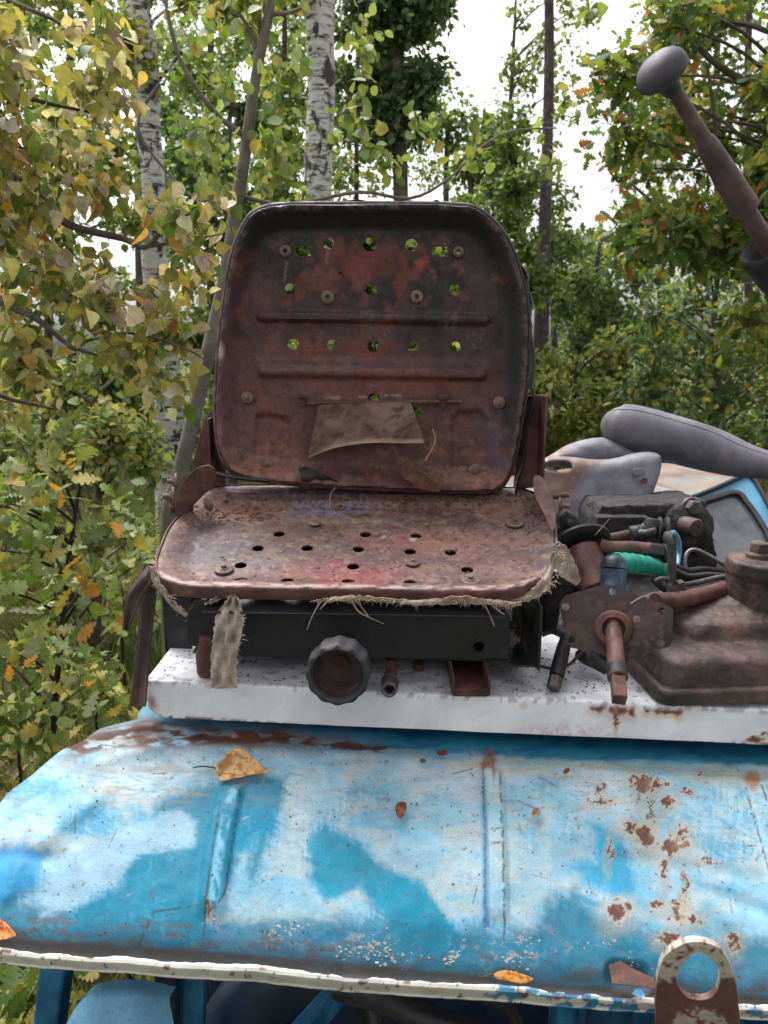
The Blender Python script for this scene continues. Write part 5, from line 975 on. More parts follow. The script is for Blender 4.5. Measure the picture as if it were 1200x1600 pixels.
winh = crom([CP.uv(*p) for p in ((1096, 790), (1104, 782), (1125, 775), (1142, 770), (1156, 772), (1166, 784), (1186, 812), (1205, 850), (1212, 905), (1100, 905), (1070, 850))], 4, True)
sheet('side_panel', M['carblue'], car, CP, [CP.uv(*p) for p in sheetP], [winh], lambda u, v, d: 0 * u, .006, .012, None, outline_n=0, smooth=35)
def ringstrip(name, m_, wo, wi, n0, n1):
    C = np.array(winh); Tn = np.roll(C, -1, 0) - np.roll(C, 1, 0); Tn /= np.linalg.norm(Tn, axis=1, keepdims=True) + 1e-9; out = np.stack([Tn[:, 1], -Tn[:, 0]], 1)
    if ((C - C.mean(0)) * out).sum() < 0: out = -out
    pr = [(wi, n0), (wi, n1 * .7), ((wo + wi) / 2, n1), (wo, n1 * .7), (wo, n0), (wi, n0)]
    G = np.zeros((len(pr), len(C) + 1, 3))
    for j, (po, pn) in enumerate(pr):
        Q = C + out * po; q = CP.arr(Q[:, 0], Q[:, 1], np.full(len(Q), pn)); G[j, :-1] = q; G[j, -1] = q[0]
    return gridmesh(name, m_, car, G[::-1].copy(), None, 0)
win = MB(); win.prism([CP.pt(u, v, -.006) for u, v in winh], CP.N * -.004); wobj = win.build('window', M['glass'], car, smooth=0)
s_ = ringstrip('window_seal', M['seal'], .006, -.005, -.006, .005)
# drip rail + pillar trim
mb = MB(); pr_ = [CP.at(x, y, .004) for x, y in ((985, 820), (1010, 804), (1060, 786), (1110, 767), (1160, 745), (1170, 744), (1180, 755), (1206, 802), (1240, 870))]; mb.tube(pr_, .0055, 8, smooth=4); mb.build('rain_gutter', M['seal'], car)
# roof: from the gutter back and up
e0 = [np.array(CP.at(x, y, -.002)) for x, y in ((985, 820), (1010, 804), (1060, 786), (1110, 767), (1160, 745), (1172, 744))]
e0 = np.array(crom(e0, 8)); back = np.array(W(1030, 722, 2.0)); G = np.zeros((16, len(e0), 3)); dr = np.array([-.12, 1.05, 0.0])
for i in range(16):
    t = i / 15
    for j in range(len(e0)):
        s2 = j / (len(e0) - 1); zt_ = lerp(e0[j, 2], 1.47, sst(0, 1, np.array(t)))
        G[i, j] = [e0[j, 0] + dr[0] * t - .18 * t * (1 - s2), e0[j, 1] + dr[1] * t, e0[j, 2] * (1 - t) + t * (1.27 + .05 * s2) + .03 * math.sin(math.pi * min(1, t * .9)) * (.5 + .5 * s2)]
gridmesh('roof', M['car_v'], car, G[::-1].copy() if False else G, car_paint, .004)
# far roof section to the right, behind the pillar, and the lower body to the ground
rx0, rx1 = e0[-1][0], e0[-1][0] + 1.15
G = np.zeros((14, 14, 3))
for i in range(14):
    for j in range(14):
        t, s2 = i / 13, j / 13; G[i, j] = [rx0 + (rx1 - rx0) * s2 + dr[0] * t * (1 - s2), e0[-1][1] + (dr[1]) * t - .05 * s2, e0[-1][2] * (1 - t) + t * 1.32 + .02 * math.sin(math.pi * t) + .01 * math.sin(math.pi * s2)]
gridmesh('roof', M['car_v'], car, G, car_paint, .004)
bx = CP.at(1000, 880).x; mb = MB(); loft(mb, [rrect(1.72, 2.38, z, hx, hy, .14) for z, hx, hy in ((.28, 1.15, .62), (.34, 1.2, .68), (.7, 1.22, .70), (.86, 1.18, .68), (.90, 1.1, .62))]); mb.build('lower_body', M['carblue'], car, smooth=60, sub=1)
for x in (.95, 2.5):
    mb = MB(); mb.lathe([(.17, -.09), (.29, -.09), (.31, -.06), (.31, .06), (.29, .09), (.17, .09)], (x, 1.80, .31), (0, 1, 0), 36, closed=True); wh = mb.build('tyre', M['seal'], car)
    mb = MB(); mb.lathe([(.17, -.05), (.12, -.03), (.05, -.06), (.01, -.06)], (x, 1.80, .31), (0, 1, 0), 24); mb.build('wheel_rim', M['steel'], car)
# ============================================================ LEAVES AND CRUMBS ON THE BLUE ROOF
def bleaf(name, P, base, stem, m_, label, cat='leaf', n=.006, cup=.006, seed=1, col=None):
    def lp(px, py):
        c = np.repeat(S(*col)[None], len(px), 0); c = lay(c, .7 * sst(.5, .65, fbm(px / 9, py / 9, seed)), S(col[0] * .72, col[1] * .62, col[2] * .55)); c = lay(c, .8 * sst(.66, .7, fbm(px / 4, py / 4, seed + 3)), S(96, 60, 40))
        if stem: c = lay(c, .6 * sst(1.6, .6, dpoly(px, py, (stem[-1], base), False)), S(120, 80, 50))
        return c
    lo = thing(name, BP.at(*P[0], 0), label, cat)
    hh = lambda px, py: n
    sheet('blade', M['deadleaf'], lo, BP, [BP.uv(*p) for p in P], [], lambda u, v, d: n + cup * (1 - sst(0, .014, d)) + .004 * (fbm(u * 70, v * 70, seed) - .5), .0005, .0025, lp, outline_n=3, smooth=180)
    if stem: mb = MB(); mb.tube([BP.at(x, y, n + .001) for x, y in stem], .0009, 6, smooth=4); mb.build('stalk', M['wood'], lo)
bleaf('birch_leaf', [(340, 1208), (346, 1200), (356, 1186), (372, 1179), (385, 1184), (398, 1194), (412, 1207), (425, 1215), (406, 1219), (388, 1222), (372, 1226), (356, 1229), (345, 1230), (342, 1220)], (424, 1214), [(304, 1207), (320, 1205), (340, 1208)], 'deadleaf', 'dry golden birch leaf lying at the top of the roof rib', n=.012, cup=.005, seed=4, col=(206, 164, 112))
bleaf('curled_leaf', [(0, 1440), (12, 1446), (22, 1456), (30, 1468), (10, 1474), (-10, 1472), (-14, 1450)], (20, 1460), None, 'deadleaf', 'curled orange leaf on the drip rail at the left edge', n=.004, cup=.008, seed=5, col=(206, 132, 74))
bleaf('orange_leaf', [(770, 1526), (782, 1521), (800, 1522), (822, 1529), (832, 1535), (815, 1541), (790, 1537), (775, 1534)], (828, 1534), [(748, 1532), (760, 1528), (772, 1526)], 'deadleaf', 'thin orange leaf lying along the middle of the drip rail', n=.006, cup=.004, seed=6, col=(204, 136, 60))
for i, (P, lb, col) in enumerate((([(617, 1268), (624, 1262), (634, 1264), (633, 1278), (625, 1288), (618, 1280)], 'small curled brown leaf bit left of the middle roof rib', (140, 92, 70)), ([(828, 1276), (836, 1271), (842, 1276), (836, 1286), (829, 1284)], 'small tan leaf bit right of the middle roof rib', (170, 140, 118)),
        ([(683, 1175), (692, 1172), (700, 1177), (692, 1182), (684, 1180)], 'brown birch scale on the dark gutter strip', (110, 70, 52)), ([(878, 1209), (886, 1205), (888, 1210), (880, 1215)], 'tiny brown leaf bit just below the gutter strip', (130, 90, 70)), ([(655, 1193), (661, 1190), (664, 1196), (658, 1198)], 'tiny grey leaf crumb below the gutter strip', (110, 100, 90)), ([(457, 1283), (463, 1280), (464, 1288), (459, 1290)], 'tiny red brown crumb above the blue diamond patch', (140, 80, 60)))):
    def lp(px, py, col=col): return lay(np.repeat(S(*col)[None], len(px), 0), .7 * sst(.5, .6, fbm(px / 4, py / 4, i)), S(col[0] * .6, col[1] * .55, col[2] * .5))
    sheet('leaf_bit', M['deadleaf'], None, BP, [BP.uv(*p) for p in P], [], lambda u, v, d: (.013 if i < 2 else -.002 if i == 2 else .006) + .004 * (1 - sst(0, .004, d)), .0006, .0018, lp, outline_n=3, smooth=180)
    tag(bpy.context.scene.collection.objects[-1], lb, 'leaf')

# crumbs, bark bits and twigs scattered on the white panel and on the blue roof
mb = MB(); random.seed(21)
for k in range(520):
    x, y = (random.uniform(240, 1010), random.uniform(1000, 1092)) if k % 3 else (random.gauss(860, 70), random.gauss(1050, 25))
    if y > 1062 + (x - 228) * .045 - 4 or y < 990: continue
    clod(mb, onp(x, y, .0012), random.uniform(.0006, .0022), (0, 0, 1), .6)
o = mb.build('panel_crumbs', M['dirt'], None, smooth=0); tag(o, 'dark crumbs of dirt and bark strewn on the white panel', 'dirt', None, 'stuff')
mb = MB(); Gv = G_roof
for k in range(620):
    j = int(random.betavariate(2, 1.2) * 215) + 4; i = random.randrange(60, 880)
    if k % 4 == 0: j = random.randrange(8, 40)
    clod(mb, Vector(Gv[j, i]) - Vector((0, 0, .0003)), random.uniform(.0005, .0016), BP.N, .5)
o = mb.build('roof_crumbs', M['dirt'], None, smooth=0); tag(o, 'fine dark crumbs scattered over the blue cab roof', 'dirt', None, 'stuff')
for i, (P, lb) in enumerate((([(930, 836, 1.12), (941, 824, 1.11), (952, 811, 1.1)], 'pale dry straw leaning on the greasy casting'), ([(985, 943, .985), (1000, 934, .985), (1012, 930, .985)], 'short dry straw lying across the flange plate'), ([(900, 1058, 1.03), (912, 1063, 1.02), (921, 1062, 1.02)], 'short dry straw on the white panel beside the shaft'))):
    mb = MB(); mb.tube([W(*q) for q in P], [.0009, .0008, .0005], 5, smooth=4); tag(mb.build('straw', M['thread']), lb, 'straw')
# ============================================================ GROUND
def structmat():
    m, nt, p = _new('forest_floor'); tc = nt.nodes.new('ShaderNodeTexCoord').outputs['Object']
    c = _ramp(nt, _noise(nt, tc, 1.3, 9, .7), [(.3, S(70, 62, 40, .6)), (.45, S(96, 104, 50, .6)), (.6, S(120, 108, 74, .6)), (.75, S(80, 92, 40, .6))])
    c = _mix(nt, .7, c, _ramp(nt, _noise(nt, tc, 40, 6, .75), [(.3, .3), (.7, 1.3)]), 'MULTIPLY'); nt.links.new(c, p.inputs['Base Color']); p.inputs['Roughness'].default_value = .95
    b = nt.nodes.new('ShaderNodeBump'); b.inputs['Distance'].default_value = .05; nt.links.new(_noise(nt, tc, 18, 8, .7), b.inputs['Height']); nt.links.new(b.outputs[0], p.inputs['Normal']); return m
mb = MB(); n = 60; ax_ = [(-1 if t < 0 else 1) * abs(t) ** 2.2 * 120 for t in np.linspace(-1, 1, n + 1)]
gv = [(x, y, .05 * math.sin(x * .9) * math.cos(y * .7) * min(1, abs(y - .9) / 2)) for y in ax_ for x in ax_]
mb.add(gv, [(j * (n + 1) + i, j * (n + 1) + i + 1, (j + 1) * (n + 1) + i + 1, (j + 1) * (n + 1) + i) for j in range(n) for i in range(n)])
tag(mb.build('ground', structmat(), smooth=180), None, None, None, 'structure')
# ============================================================ LEAF CLOUDS
def strip_tmpl(st, fold=.25, curl=.12):
    """st: list of (x, halfwidth) along the midrib -> verts, tris"""
    V, F = [], []
    for x, h in st: V += [(x, 0, -curl * x * x), (x, h, fold * h - curl * x * x), (x, -h, fold * h - curl * x * x)]
    for i in range(len(st) - 1):
        a, b = i * 3, i * 3 + 3
        F += [(a, b, b + 1), (a, b + 1, a + 1), (a, b + 2, b), (a, a + 2, b + 2)]
    return np.array(V, float), np.array(F)
def petiole(t, L=.5, w=.018):
    V, F = t; n = len(V); return np.vstack([V, np.array([(0, w, .0), (0, -w, .0), (-L * .5, 0, .06), (-L, w * .6, .0), (-L, -w * .6, 0)])]), np.vstack([F, [(n, n + 1, n + 2), (n + 2, n + 3, n + 4)]])
TM = {
 'far': (np.array([(0, 0, 0), (.45, .36, .10), (1, 0, -.06), (.45, -.36, .10)], float), np.array([(0, 2, 1), (0, 3, 2)])),
 'mid': strip_tmpl([(0, .02), (.25, .33), (.6, .36), (1, .01)]),
 'round': strip_tmpl([(0, .02), (.12, .30), (.35, .46), (.62, .44), (.85, .24), (1, .01)], .18, .15),
 'birch': strip_tmpl([(0, .01), (.06, .22), (.14, .33), (.2, .36), (.28, .41), (.33, .38), (.42, .40), (.48, .33), (.57, .33), (.63, .25), (.72, .24), (.78, .15), (.88, .12), (1, .005)], .32, .22),
 'oak': strip_tmpl([(0, .01), (.06, .03), (.14, .12), (.2, .06), (.28, .20), (.34, .21), (.38, .09), (.46, .27), (.54, .29), (.58, .12), (.66, .30), (.74, .31), (.78, .14), (.86, .22), (.93, .18), (1, .02)], .15, .25),
}
TM['birch'] = petiole(TM['birch'], .6); TM['round'] = petiole(TM['round'], .7)
def leaf_mesh(name, m, parent, P, D, size, tmpl, pal, wts=None, rng=None, jitter=.18, flat=.5, pwr=1):
    """P n x 3 leaf bases, D n x 3 direction of the tip"""
    rng = rng or RNG; N = len(P); V, F = TM[tmpl]; K = len(V)
    D = D / (np.linalg.norm(D, axis=1, keepdims=True) + 1e-9)
    up = rng.normal(size=(N, 3)) * flat + np.array([0, -.15, 1.0])[None] * (1 - flat * .5)
    Y = np.cross(up, D); Y /= np.linalg.norm(Y, axis=1, keepdims=True) + 1e-9; Z = np.cross(D, Y)
    sz = size * rng.uniform(.65, 1.25, N); wv = rng.uniform(.8, 1.15, N); cz = rng.uniform(-.6, 2.2, N)
    A = P[:, None, :] + (V[None, :, 0, None] * D[:, None, :] + (V[None, :, 1, None] * wv[:, None, None]) * Y[:, None, :] + (V[None, :, 2, None] * cz[:, None, None]) * Z[:, None, :]) * sz[:, None, None]
    pal = np.array(pal); wts = np.array(wts if wts is not None else np.ones(len(pal)), float); wts /= wts.sum()
    c = pal[rng.choice(len(pal), N, p=wts)] * rng.uniform(1 - jitter, 1 + jitter, (N, 1)); c = np.clip(c * rng.uniform(.93, 1.07, (N, 3)), 0, 1)
    C = np.repeat(c[:, None, :], K, 1)
    if K > 8: C = C * (1 - .25 * rng.random((N, K, 1)) ** 3); 
    faces = (F[None] + (np.arange(N) * K)[:, None, None]).reshape(-1, 3)
    A = A.reshape(-1, 3) - np.array(rootloc(parent))[None]
    me = bpy.data.meshes.new(name); me.vertices.add(len(A)); me.vertices.foreach_set('co', A.astype(np.float32).ravel())
    me.loops.add(faces.size); me.loops.foreach_set('vertex_index', faces.astype(np.int32).ravel())
    me.polygons.add(len(faces)); me.polygons.foreach_set('loop_start', np.arange(0, faces.size, 3, dtype=np.int32))
    me.update(calc_edges=True); me.validate()
    return finish(me, name, m, parent, C.reshape(-1, 3), 0, 180)
def twig_mb(mb, A, B, C, r0, r1, seg=3):
    for a, b, c in zip(A, B, C):
        mb.tube([Vector(a), Vector(b), Vector(c)], [r0, (r0 + r1) / 2, r1], seg, cap=False)
BARK = {
 'bark': metal('grey_brown_bark', [(.3, S(62, 56, 50)), (.55, S(104, 96, 84)), (.8, S(140, 132, 118))], 9, (.8, 1), 1.0, 60, .2, speck=.6),
 'sapling': metal('smooth_grey_bark', [(.3, S(88, 82, 76)), (.55, S(122, 116, 108)), (.8, S(152, 148, 138))], 12, (.7, .95), .6, 90, .2),
 'dark': metal('dark_pine_bark', [(.3, S(62, 54, 56)), (.55, S(100, 90, 92)), (.8, S(130, 120, 120))], 16, (.8, 1), 1.0, 50, .2, speck=.7),
 'twig': metal('thin_twig_bark', [(.3, S(40, 34, 30)), (.6, S(70, 60, 52)), (.8, S(96, 86, 74))], 20, (.8, 1), .5, 90, .2)}
def birchmat():
    m, nt, p = _new('white_birch_bark'); tc = nt.nodes.new('ShaderNodeTexCoord').outputs['Object']
    mp = nt.nodes.new('ShaderNodeMapping'); mp.inputs['Scale'].default_value = (7, 7, 30); nt.links.new(tc, mp.inputs[0])
    mp2 = nt.nodes.new('ShaderNodeMapping'); mp2.inputs['Scale'].default_value = (9, 9, 5); nt.links.new(tc, mp2.inputs[0])
    a = _ramp(nt, _noise(nt, mp.outputs[0], 1.2, 7, .7, .4), [(.48, S(214, 212, 210)), (.55, S(170, 166, 162)), (.58, S(60, 55, 54))])
    b = _ramp(nt, _noise(nt, mp2.outputs[0], 1.0, 6, .65, .8), [(.56, 0), (.60, 1)])
    c = _mix(nt, b, a, S(66, 62, 60)); nt.links.new(c, p.inputs['Base Color']); p.inputs['Roughness'].default_value = .8
    bu = nt.nodes.new('ShaderNodeBump'); bu.inputs['Distance'].default_value = .01; nt.links.new(_noise(nt, mp.outputs[0], 2, 8, .7), bu.inputs['Height']); nt.links.new(bu.outputs[0], p.inputs['Normal']); return m
BARK['birch'] = birchmat()
k_ = 1.12
GREEN = [S(116, 136, 68, k_), S(96, 120, 58, k_), S(134, 150, 88, k_), S(82, 104, 54, k_), S(148, 152, 82, k_), S(160, 168, 122, k_)]
DEEP = [S(94, 118, 80, k_), S(78, 104, 70, k_), S(108, 130, 90, k_), S(124, 144, 106, k_), S(70, 94, 64, k_)]
YEL = [S(190, 174, 82, k_), S(164, 156, 76, k_), S(140, 140, 70, k_), S(196, 186, 136, k_), S(190, 182, 158, k_), S(116, 122, 58, k_), S(196, 156, 58, k_), S(150, 132, 120, k_), S(150, 98, 56, k_)]
ORG = [S(92, 116, 56, k_), S(114, 128, 60, k_), S(150, 108, 54, k_), S(170, 136, 70, k_), S(122, 88, 54, k_), S(140, 140, 80, k_), S(72, 96, 50, k_)]
def gap(cl, bands):
    return [c for c in cl if not any(x0 < c[0] < x1 and y0 < c[1] < y1 for x0, x1, y0, y1 in bands)]
YEL = [c * .86 + .14 * c.mean() for c in YEL]
def P2V(q): return Vector(W(*q))
def tree(name, label, cat, trunk, rad, bark, clusters, tmpl, size, pal, wts=None, group=None, limbs=(), lpt=14, seed=0, flat=.5, droop=.25, leafm='leaf', spread=1.3, twig_r=.003, tipl=.0, hang=None):
    """trunk: list of (px,py,Y) continued to the ground; clusters: (px,py,Y,rx_px,ry_px,ntwigs)"""
    rng = np.random.default_rng(seed + 100); rs = random.Random(seed)
    tp = [P2V(q) if len(q) == 3 and abs(q[1]) > 9 or True and len(q) == 3 and q[1] != 'g' else q for q in trunk]
    base = tp[0].copy(); gz = base.z
    root = thing(name, Vector((base.x, base.y, 0)), label, cat, group)
    low = Vector((base.x - (tp[1].x - base.x) * .2, base.y, -.05)); pts = [low] + tp; rr = [PR(rad[0], trunk[0][0], trunk[0][1], trunk[0][2]) * 1.15] + [PR(r, q[0], q[1], q[2]) for r, q in zip(rad, trunk)]
    mb = MB(); mb.tube(pts, rr, 14, smooth=5, wob=.03)
    for L, r0, r1 in limbs: mb.tube([P2V(q) for q in L], list(np.linspace(PR(r0, *L[0]), PR(r1, *L[-1]), len(L))), 8, smooth=4, wob=.05)
    Ps, Ds = [], []; TA, TB, TC = [], [], []
    ptarr = [p for p in crom([tuple(p) for p in pts], 6)]
    for (cx, cy, cY, rx, ry, nt_) in clusters:
        c = np.array(W(cx, cy, cY)); Rx, Rz = PR(rx, cx, cy, cY), PR(ry, cx, cy, cY); Ry = (Rx + Rz) * .45
        best = min(ptarr, key=lambda p: (p[0] - c[0]) ** 2 + (p[1] - c[1]) ** 2 + (p[2] - (c[2] - .6 * np.hypot(c[0] - p[0], c[1] - p[1]))) ** 2)
        md = (Vector(best) + Vector(c)) / 2 + Vector((0, 0, .08 * (Vector(best) - Vector(c)).length))
        if not limbs or hang is None: mb.tube([Vector(best), md, Vector(c)], [twig_r * 4, twig_r * 3, twig_r * 1.5], 6, smooth=4, wob=.06)
        d = rng.normal(size=(nt_, 3)); d /= np.linalg.norm(d, axis=1, keepdims=True); rd = rng.uniform(.35, 1.0, (nt_, 1)) ** .6
        end = c + d * rd * np.array([Rx, Ry, Rz]); st = c + (end - c) * rng.uniform(0, .35, (nt_, 1)) + rng.normal(size=(nt_, 3)) * Rx * .12
        mid = (st + end) / 2 + rng.normal(size=(nt_, 3)) * Rx * .06 + np.array([0, 0, Rz * .08])
        TA.append(st); TB.append(mid); TC.append(end)
        t = rng.uniform(.15, 1.05, (nt_, lpt, 1)); q = st[:, None] * (1 - t) ** 2 + 2 * mid[:, None] * t * (1 - t) + end[:, None] * t * t
        q = q + rng.normal(size=q.shape) * size * spread * .5; dr = (end - st)[:, None] / (np.linalg.norm(end - st, axis=1)[:, None, None] + 1e-9)
        dd = dr * .6 + rng.normal(size=q.shape) * .6 + np.array([0, 0, -droop]); Ps.append(q.reshape(-1, 3)); Ds.append(dd.reshape(-1, 3))
    if TA:
        A, B, C = np.vstack(TA), np.vstack(TB), np.vstack(TC); keep = slice(0, 2200); twig_mb(mb, A[keep], B[keep], C[keep], twig_r, twig_r * .35)
    mb.build('trunk', BARK[bark], root, smooth=60)
    if Ps: leaf_mesh('crown', M[leafm], root, np.vstack(Ps), np.vstack(Ds), size, tmpl, pal, wts, rng, flat=flat)
    return root
def scatter(poly, n, Y0, Y1, rx, ry, nt, seed):
    rs = random.Random(seed); out = []; xs = [p[0] for p in poly]; ys = [p[1] for p in poly]
    while len(out) < n:
        x, y = rs.uniform(min(xs), max(xs)), rs.uniform(min(ys), max(ys))
        if inpoly(np.array([x]), np.array([y]), poly)[0]: out.append((x, y, rs.uniform(Y0, Y1), rx * rs.uniform(.7, 1.3), ry * rs.uniform(.7, 1.3), int(nt * rs.uniform(.7, 1.3))))
    return out
# --- two birches and a pine, the leaning sapling
tree('birch_tree', 'slender white birch behind yellow leaves, left of the leaning sapling', 'tree', [(268, 830, 5.6), (266, 760, 5.6), (265, 680, 5.6), (262, 600, 5.6), (250, 500, 5.6), (240, 400, 5.6), (240, 290, 5.6), (232, 200, 5.6), (227, 100, 5.6), (214, 0, 5.6), (206, -80, 5.6), (200, -300, 5.6), (196, -600, 5.6)], [24, 23, 22, 21, 20, 19, 18, 19, 20, 19, 18, 15, 9],
     'birch', scatter([(60, -60), (380, -60), (340, 160), (120, 160)], 7, 5.1, 6.2, 55, 40, 16, 1) + scatter([(0, -500), (450, -500), (400, -100), (0, -100)], 4, 5, 6.6, 120, 90, 14, 2), 'mid', .06, GREEN + YEL[:3], None, 'birches behind the seat', lpt=12, seed=1)
tree('birch_tree', 'white birch with black marks standing directly behind the seat backrest', 'tree', [(497, 860, 6.1), (497, 600, 6.1), (497, 420, 6.1), (497, 320, 6.1), (498, 230, 6.1), (503, 140, 6.1), (500, 60, 6.1), (501, -20, 6.1), (505, -100, 6.1), (510, -350, 6.1), (512, -600, 6.1)], [25, 24, 23, 22, 22, 21, 22, 22, 21, 17, 10],
     'birch', scatter([(400, -80), (620, -80), (600, 40), (420, 40)], 4, 5.7, 6.6, 45, 36, 14, 3) + scatter([(380, -500), (640, -500), (640, -100), (380, -100)], 3, 5.5, 6.8, 110, 90, 14, 4), 'mid', .06, GREEN + YEL[:2], None, 'birches behind the seat', lpt=12, seed=2)
tree('pine_tree', 'tall thin bare dark trunk rising against the white sky, right of the seat', 'tree', [(838, 800, 8.2), (840, 640, 8.2), (845, 540, 8.2), (849, 420, 8.2), (853, 300, 8.2), (856, 200, 8.2), (858, 100, 8.2), (858, 0, 8.2), (858, -120, 8.2), (858, -500, 8.2)], [13, 12.5, 12, 10.5, 9.5, 8.5, 8, 7.5, 7, 5],
     'dark', scatter([(770, -700), (950, -700), (930, -330), (790, -330)], 8, 7.7, 8.8, 70, 40, 40, 5), 'far', .07, DEEP, None, None, lpt=12, seed=3)
tree('aspen_sapling', 'slim grey leaning sapling with round green leaves, just left of the backrest', 'tree', [(262, 860, 2.65), (282, 740, 2.65), (305, 640, 2.65), (330, 530, 2.65), (352, 430, 2.65), (372, 310, 2.65), (386, 220, 2.65), (400, 120, 2.65), (420, 20, 2.65), (432, -60, 2.65), (446, -200, 2.65)], [13, 12.3, 11.8, 11.2, 10.6, 10, 9.3, 8.4, 7.4, 6.4, 5],
     'sapling', gap(scatter([(290, -60), (560, -60), (600, 120), (560, 300), (420, 300), (330, 290), (290, 180)], 36, 2.2, 3.2, 36, 38, 6, 6), [(458, 545, -99, 330)]) + [(880, 150, 2.9, 30, 40, 2), (870, 225, 2.9, 36, 30, 3), (925, 15, 2.6, 12, 30, 1), (600, 250, 2.7, 40, 30, 6), (650, 200, 2.7, 40, 30, 5), (560, 210, 2.8, 50, 40, 8), (740, 240, 2.7, 30, 30, 3)],
     'round', .037, [GREEN[0], GREEN[1], GREEN[2], GREEN[4], S(152, 166, 116, k_), YEL[1]], [4, 3, 4, 3, 3, 1], None,
     limbs=[([(382, 212, 2.65), (345, 185, 2.62), (312, 145, 2.6), (280, 90, 2.6), (262, 20, 2.6), (250, -60, 2.6)], 5, 2.5), ([(402, 85, 2.65), (388, 45, 2.66), (370, 15, 2.68), (352, -20, 2.7)], 4, 2), ([(421, 22, 2.65), (450, 20, 2.62), (480, 8, 2.6), (510, -15, 2.58)], 4, 2), ([(372, 305, 2.65), (450, 320, 2.7), (560, 300, 2.72), (640, 310, 2.7), (700, 280, 2.7), (752, 230, 2.7), (800, 205, 2.75), (870, 200, 2.85)], 3.5, 1.2), ([(436, -90, 2.65), (600, -120, 2.6), (800, -90, 2.6), (925, -40, 2.6)], 4, 1.2), ([(250, 130, 2.9), (215, 200, 2.9), (280, 290, 2.9), (330, 330, 2.9)], 3, 1.5)],
     lpt=6, seed=4, flat=.8, droop=.5, leafm='leafnear', twig_r=.0022, hang=1)
# --- yellowing shrub close on the left
near = gap(scatter([(-500, -60), (-60, -60), (-60, 660), (-450, 600)], 26, 1.6, 2.5, 60, 50, 6, 41) + scatter([(-60, -60), (130, -60), (150, 120), (180, 260), (150, 450), (120, 640), (-60, 660)], 50, 1.5, 2.4, 50, 42, 7, 7) + scatter([(120, 40), (190, 60), (200, 150), (160, 200)], 3, 1.6, 2.0, 36, 30, 5, 8) + scatter([(140, 280), (340, 320), (335, 560), (250, 610), (140, 600)], 17, 1.5, 1.9, 40, 26, 6, 9), [(175, 270, -99, 275), (205, 262, 400, 470)])
tree('yellowing_shrub', 'close shrub with yellow and pale spotted leaves hanging in at left', 'shrub', [(-420, 900, 1.9), (-380, 600, 1.9), (-340, 300, 1.9), (-300, 0, 1.9), (-280, -200, 1.9)], [26, 22, 18, 12, 6], 'bark', near, 'birch', .036, YEL + GREEN[:2], [2.6, 3.6, 4.6, 3.6, 3.4, 4, .8, 1.4, .3, 2.5, 2.5],
     None, limbs=[([(-370, 560, 1.9), (-120, 230, 1.8), (0, 268, 1.7), (60, 305, 1.7), (105, 350, 1.7), (190, 372, 1.7), (228, 386, 1.7), (262, 352, 1.7), (320, 322, 1.7)], 9, 2), ([(-370, 600, 1.9), (-120, 400, 1.7), (0, 470, 1.6), (60, 500, 1.6), (110, 540, 1.6), (170, 560, 1.6)], 8, 2), ([(-340, 300, 1.9), (-100, 120, 1.8), (0, 140, 1.75), (70, 160, 1.75), (140, 175, 1.75)], 7, 2), ([(-380, 640, 1.9), (-90, 600, 1.8), (20, 625, 1.75), (90, 640, 1.75)], 6, 2), ([(-300, 0, 1.9), (-80, -20, 1.9), (60, 20, 1.85), (130, 60, 1.8)], 6, 2), ([(228, 386, 1.7), (300, 374, 1.7), (345, 366, 1.7)], 3, 1), ([(110, 540, 1.6), (200, 520, 1.62), (290, 545, 1.62), (330, 570, 1.62)], 3, 1)],
     lpt=6, seed=5, flat=.8, droop=.9, leafm='leafnear', twig_r=.0016, hang=1)
tree('oak_seedling', 'young oak with broad pale green lobed leaves at lower left', 'young tree', [(84, 1150, 2.3), (96, 1000, 2.3), (104, 900, 2.3), (118, 800, 2.3), (135, 700, 2.3)], [5, 4.5, 4, 3, 2], 'twig', scatter([(-40, 700), (200, 690), (245, 800), (225, 900), (130, 1090), (-30, 1080)], 20, 1.95, 2.6, 50, 36, 4, 11), 'oak', .07,
     [S(142, 152, 92, k_), S(118, 136, 72, k_), S(160, 168, 124, k_), S(98, 118, 60, k_), S(176, 160, 84, k_), S(190, 140, 60, k_)], [5, 5, 4, 4, 2, .6], None, lpt=6, seed=6, flat=.55, droop=.3, leafm='leafnear', twig_r=.0014)
# --- oak and bushes on the right
tree('oak_tree', 'large oak at upper right with green leaves turning orange', 'tree', [(1290, 700, 4.6), (1285, 500, 4.6), (1270, 300, 4.6), (1240, 100, 4.6), (1220, -100, 4.6), (1210, -300, 4.6)], [34, 32, 30, 26, 20, 14], 'bark',
     scatter([(1000, -80), (1300, -80), (1300, 560), (1180, 560), (1050, 420), (960, 330), (985, 250), (960, 150)], 48, 4.0, 5.4, 62, 48, 15, 12) + scatter([(960, -500), (1400, -500), (1400, -100), (1000, -100)], 3, 4, 5.6, 130, 90, 10, 13), 'oak', .078, ORG, [7, 6, .9, .8, .5, 4, 5], None,
     limbs=[([(1240, 100, 4.6), (1180, 130, 4.5), (1120, 100, 4.4), (1080, 60, 4.4), (1050, 20, 4.4)], 7, 3), ([(1270, 350, 4.6), (1170, 330, 4.4), (1125, 310, 4.4), (1118, 200, 4.4), (1105, 100, 4.4)], 6, 2.5), ([(1280, 420, 4.6), (1150, 400, 4.4), (1050, 340, 4.3), (990, 290, 4.3)], 6, 2)], lpt=9, seed=7, flat=.6, leafm='leaf', twig_r=.003)
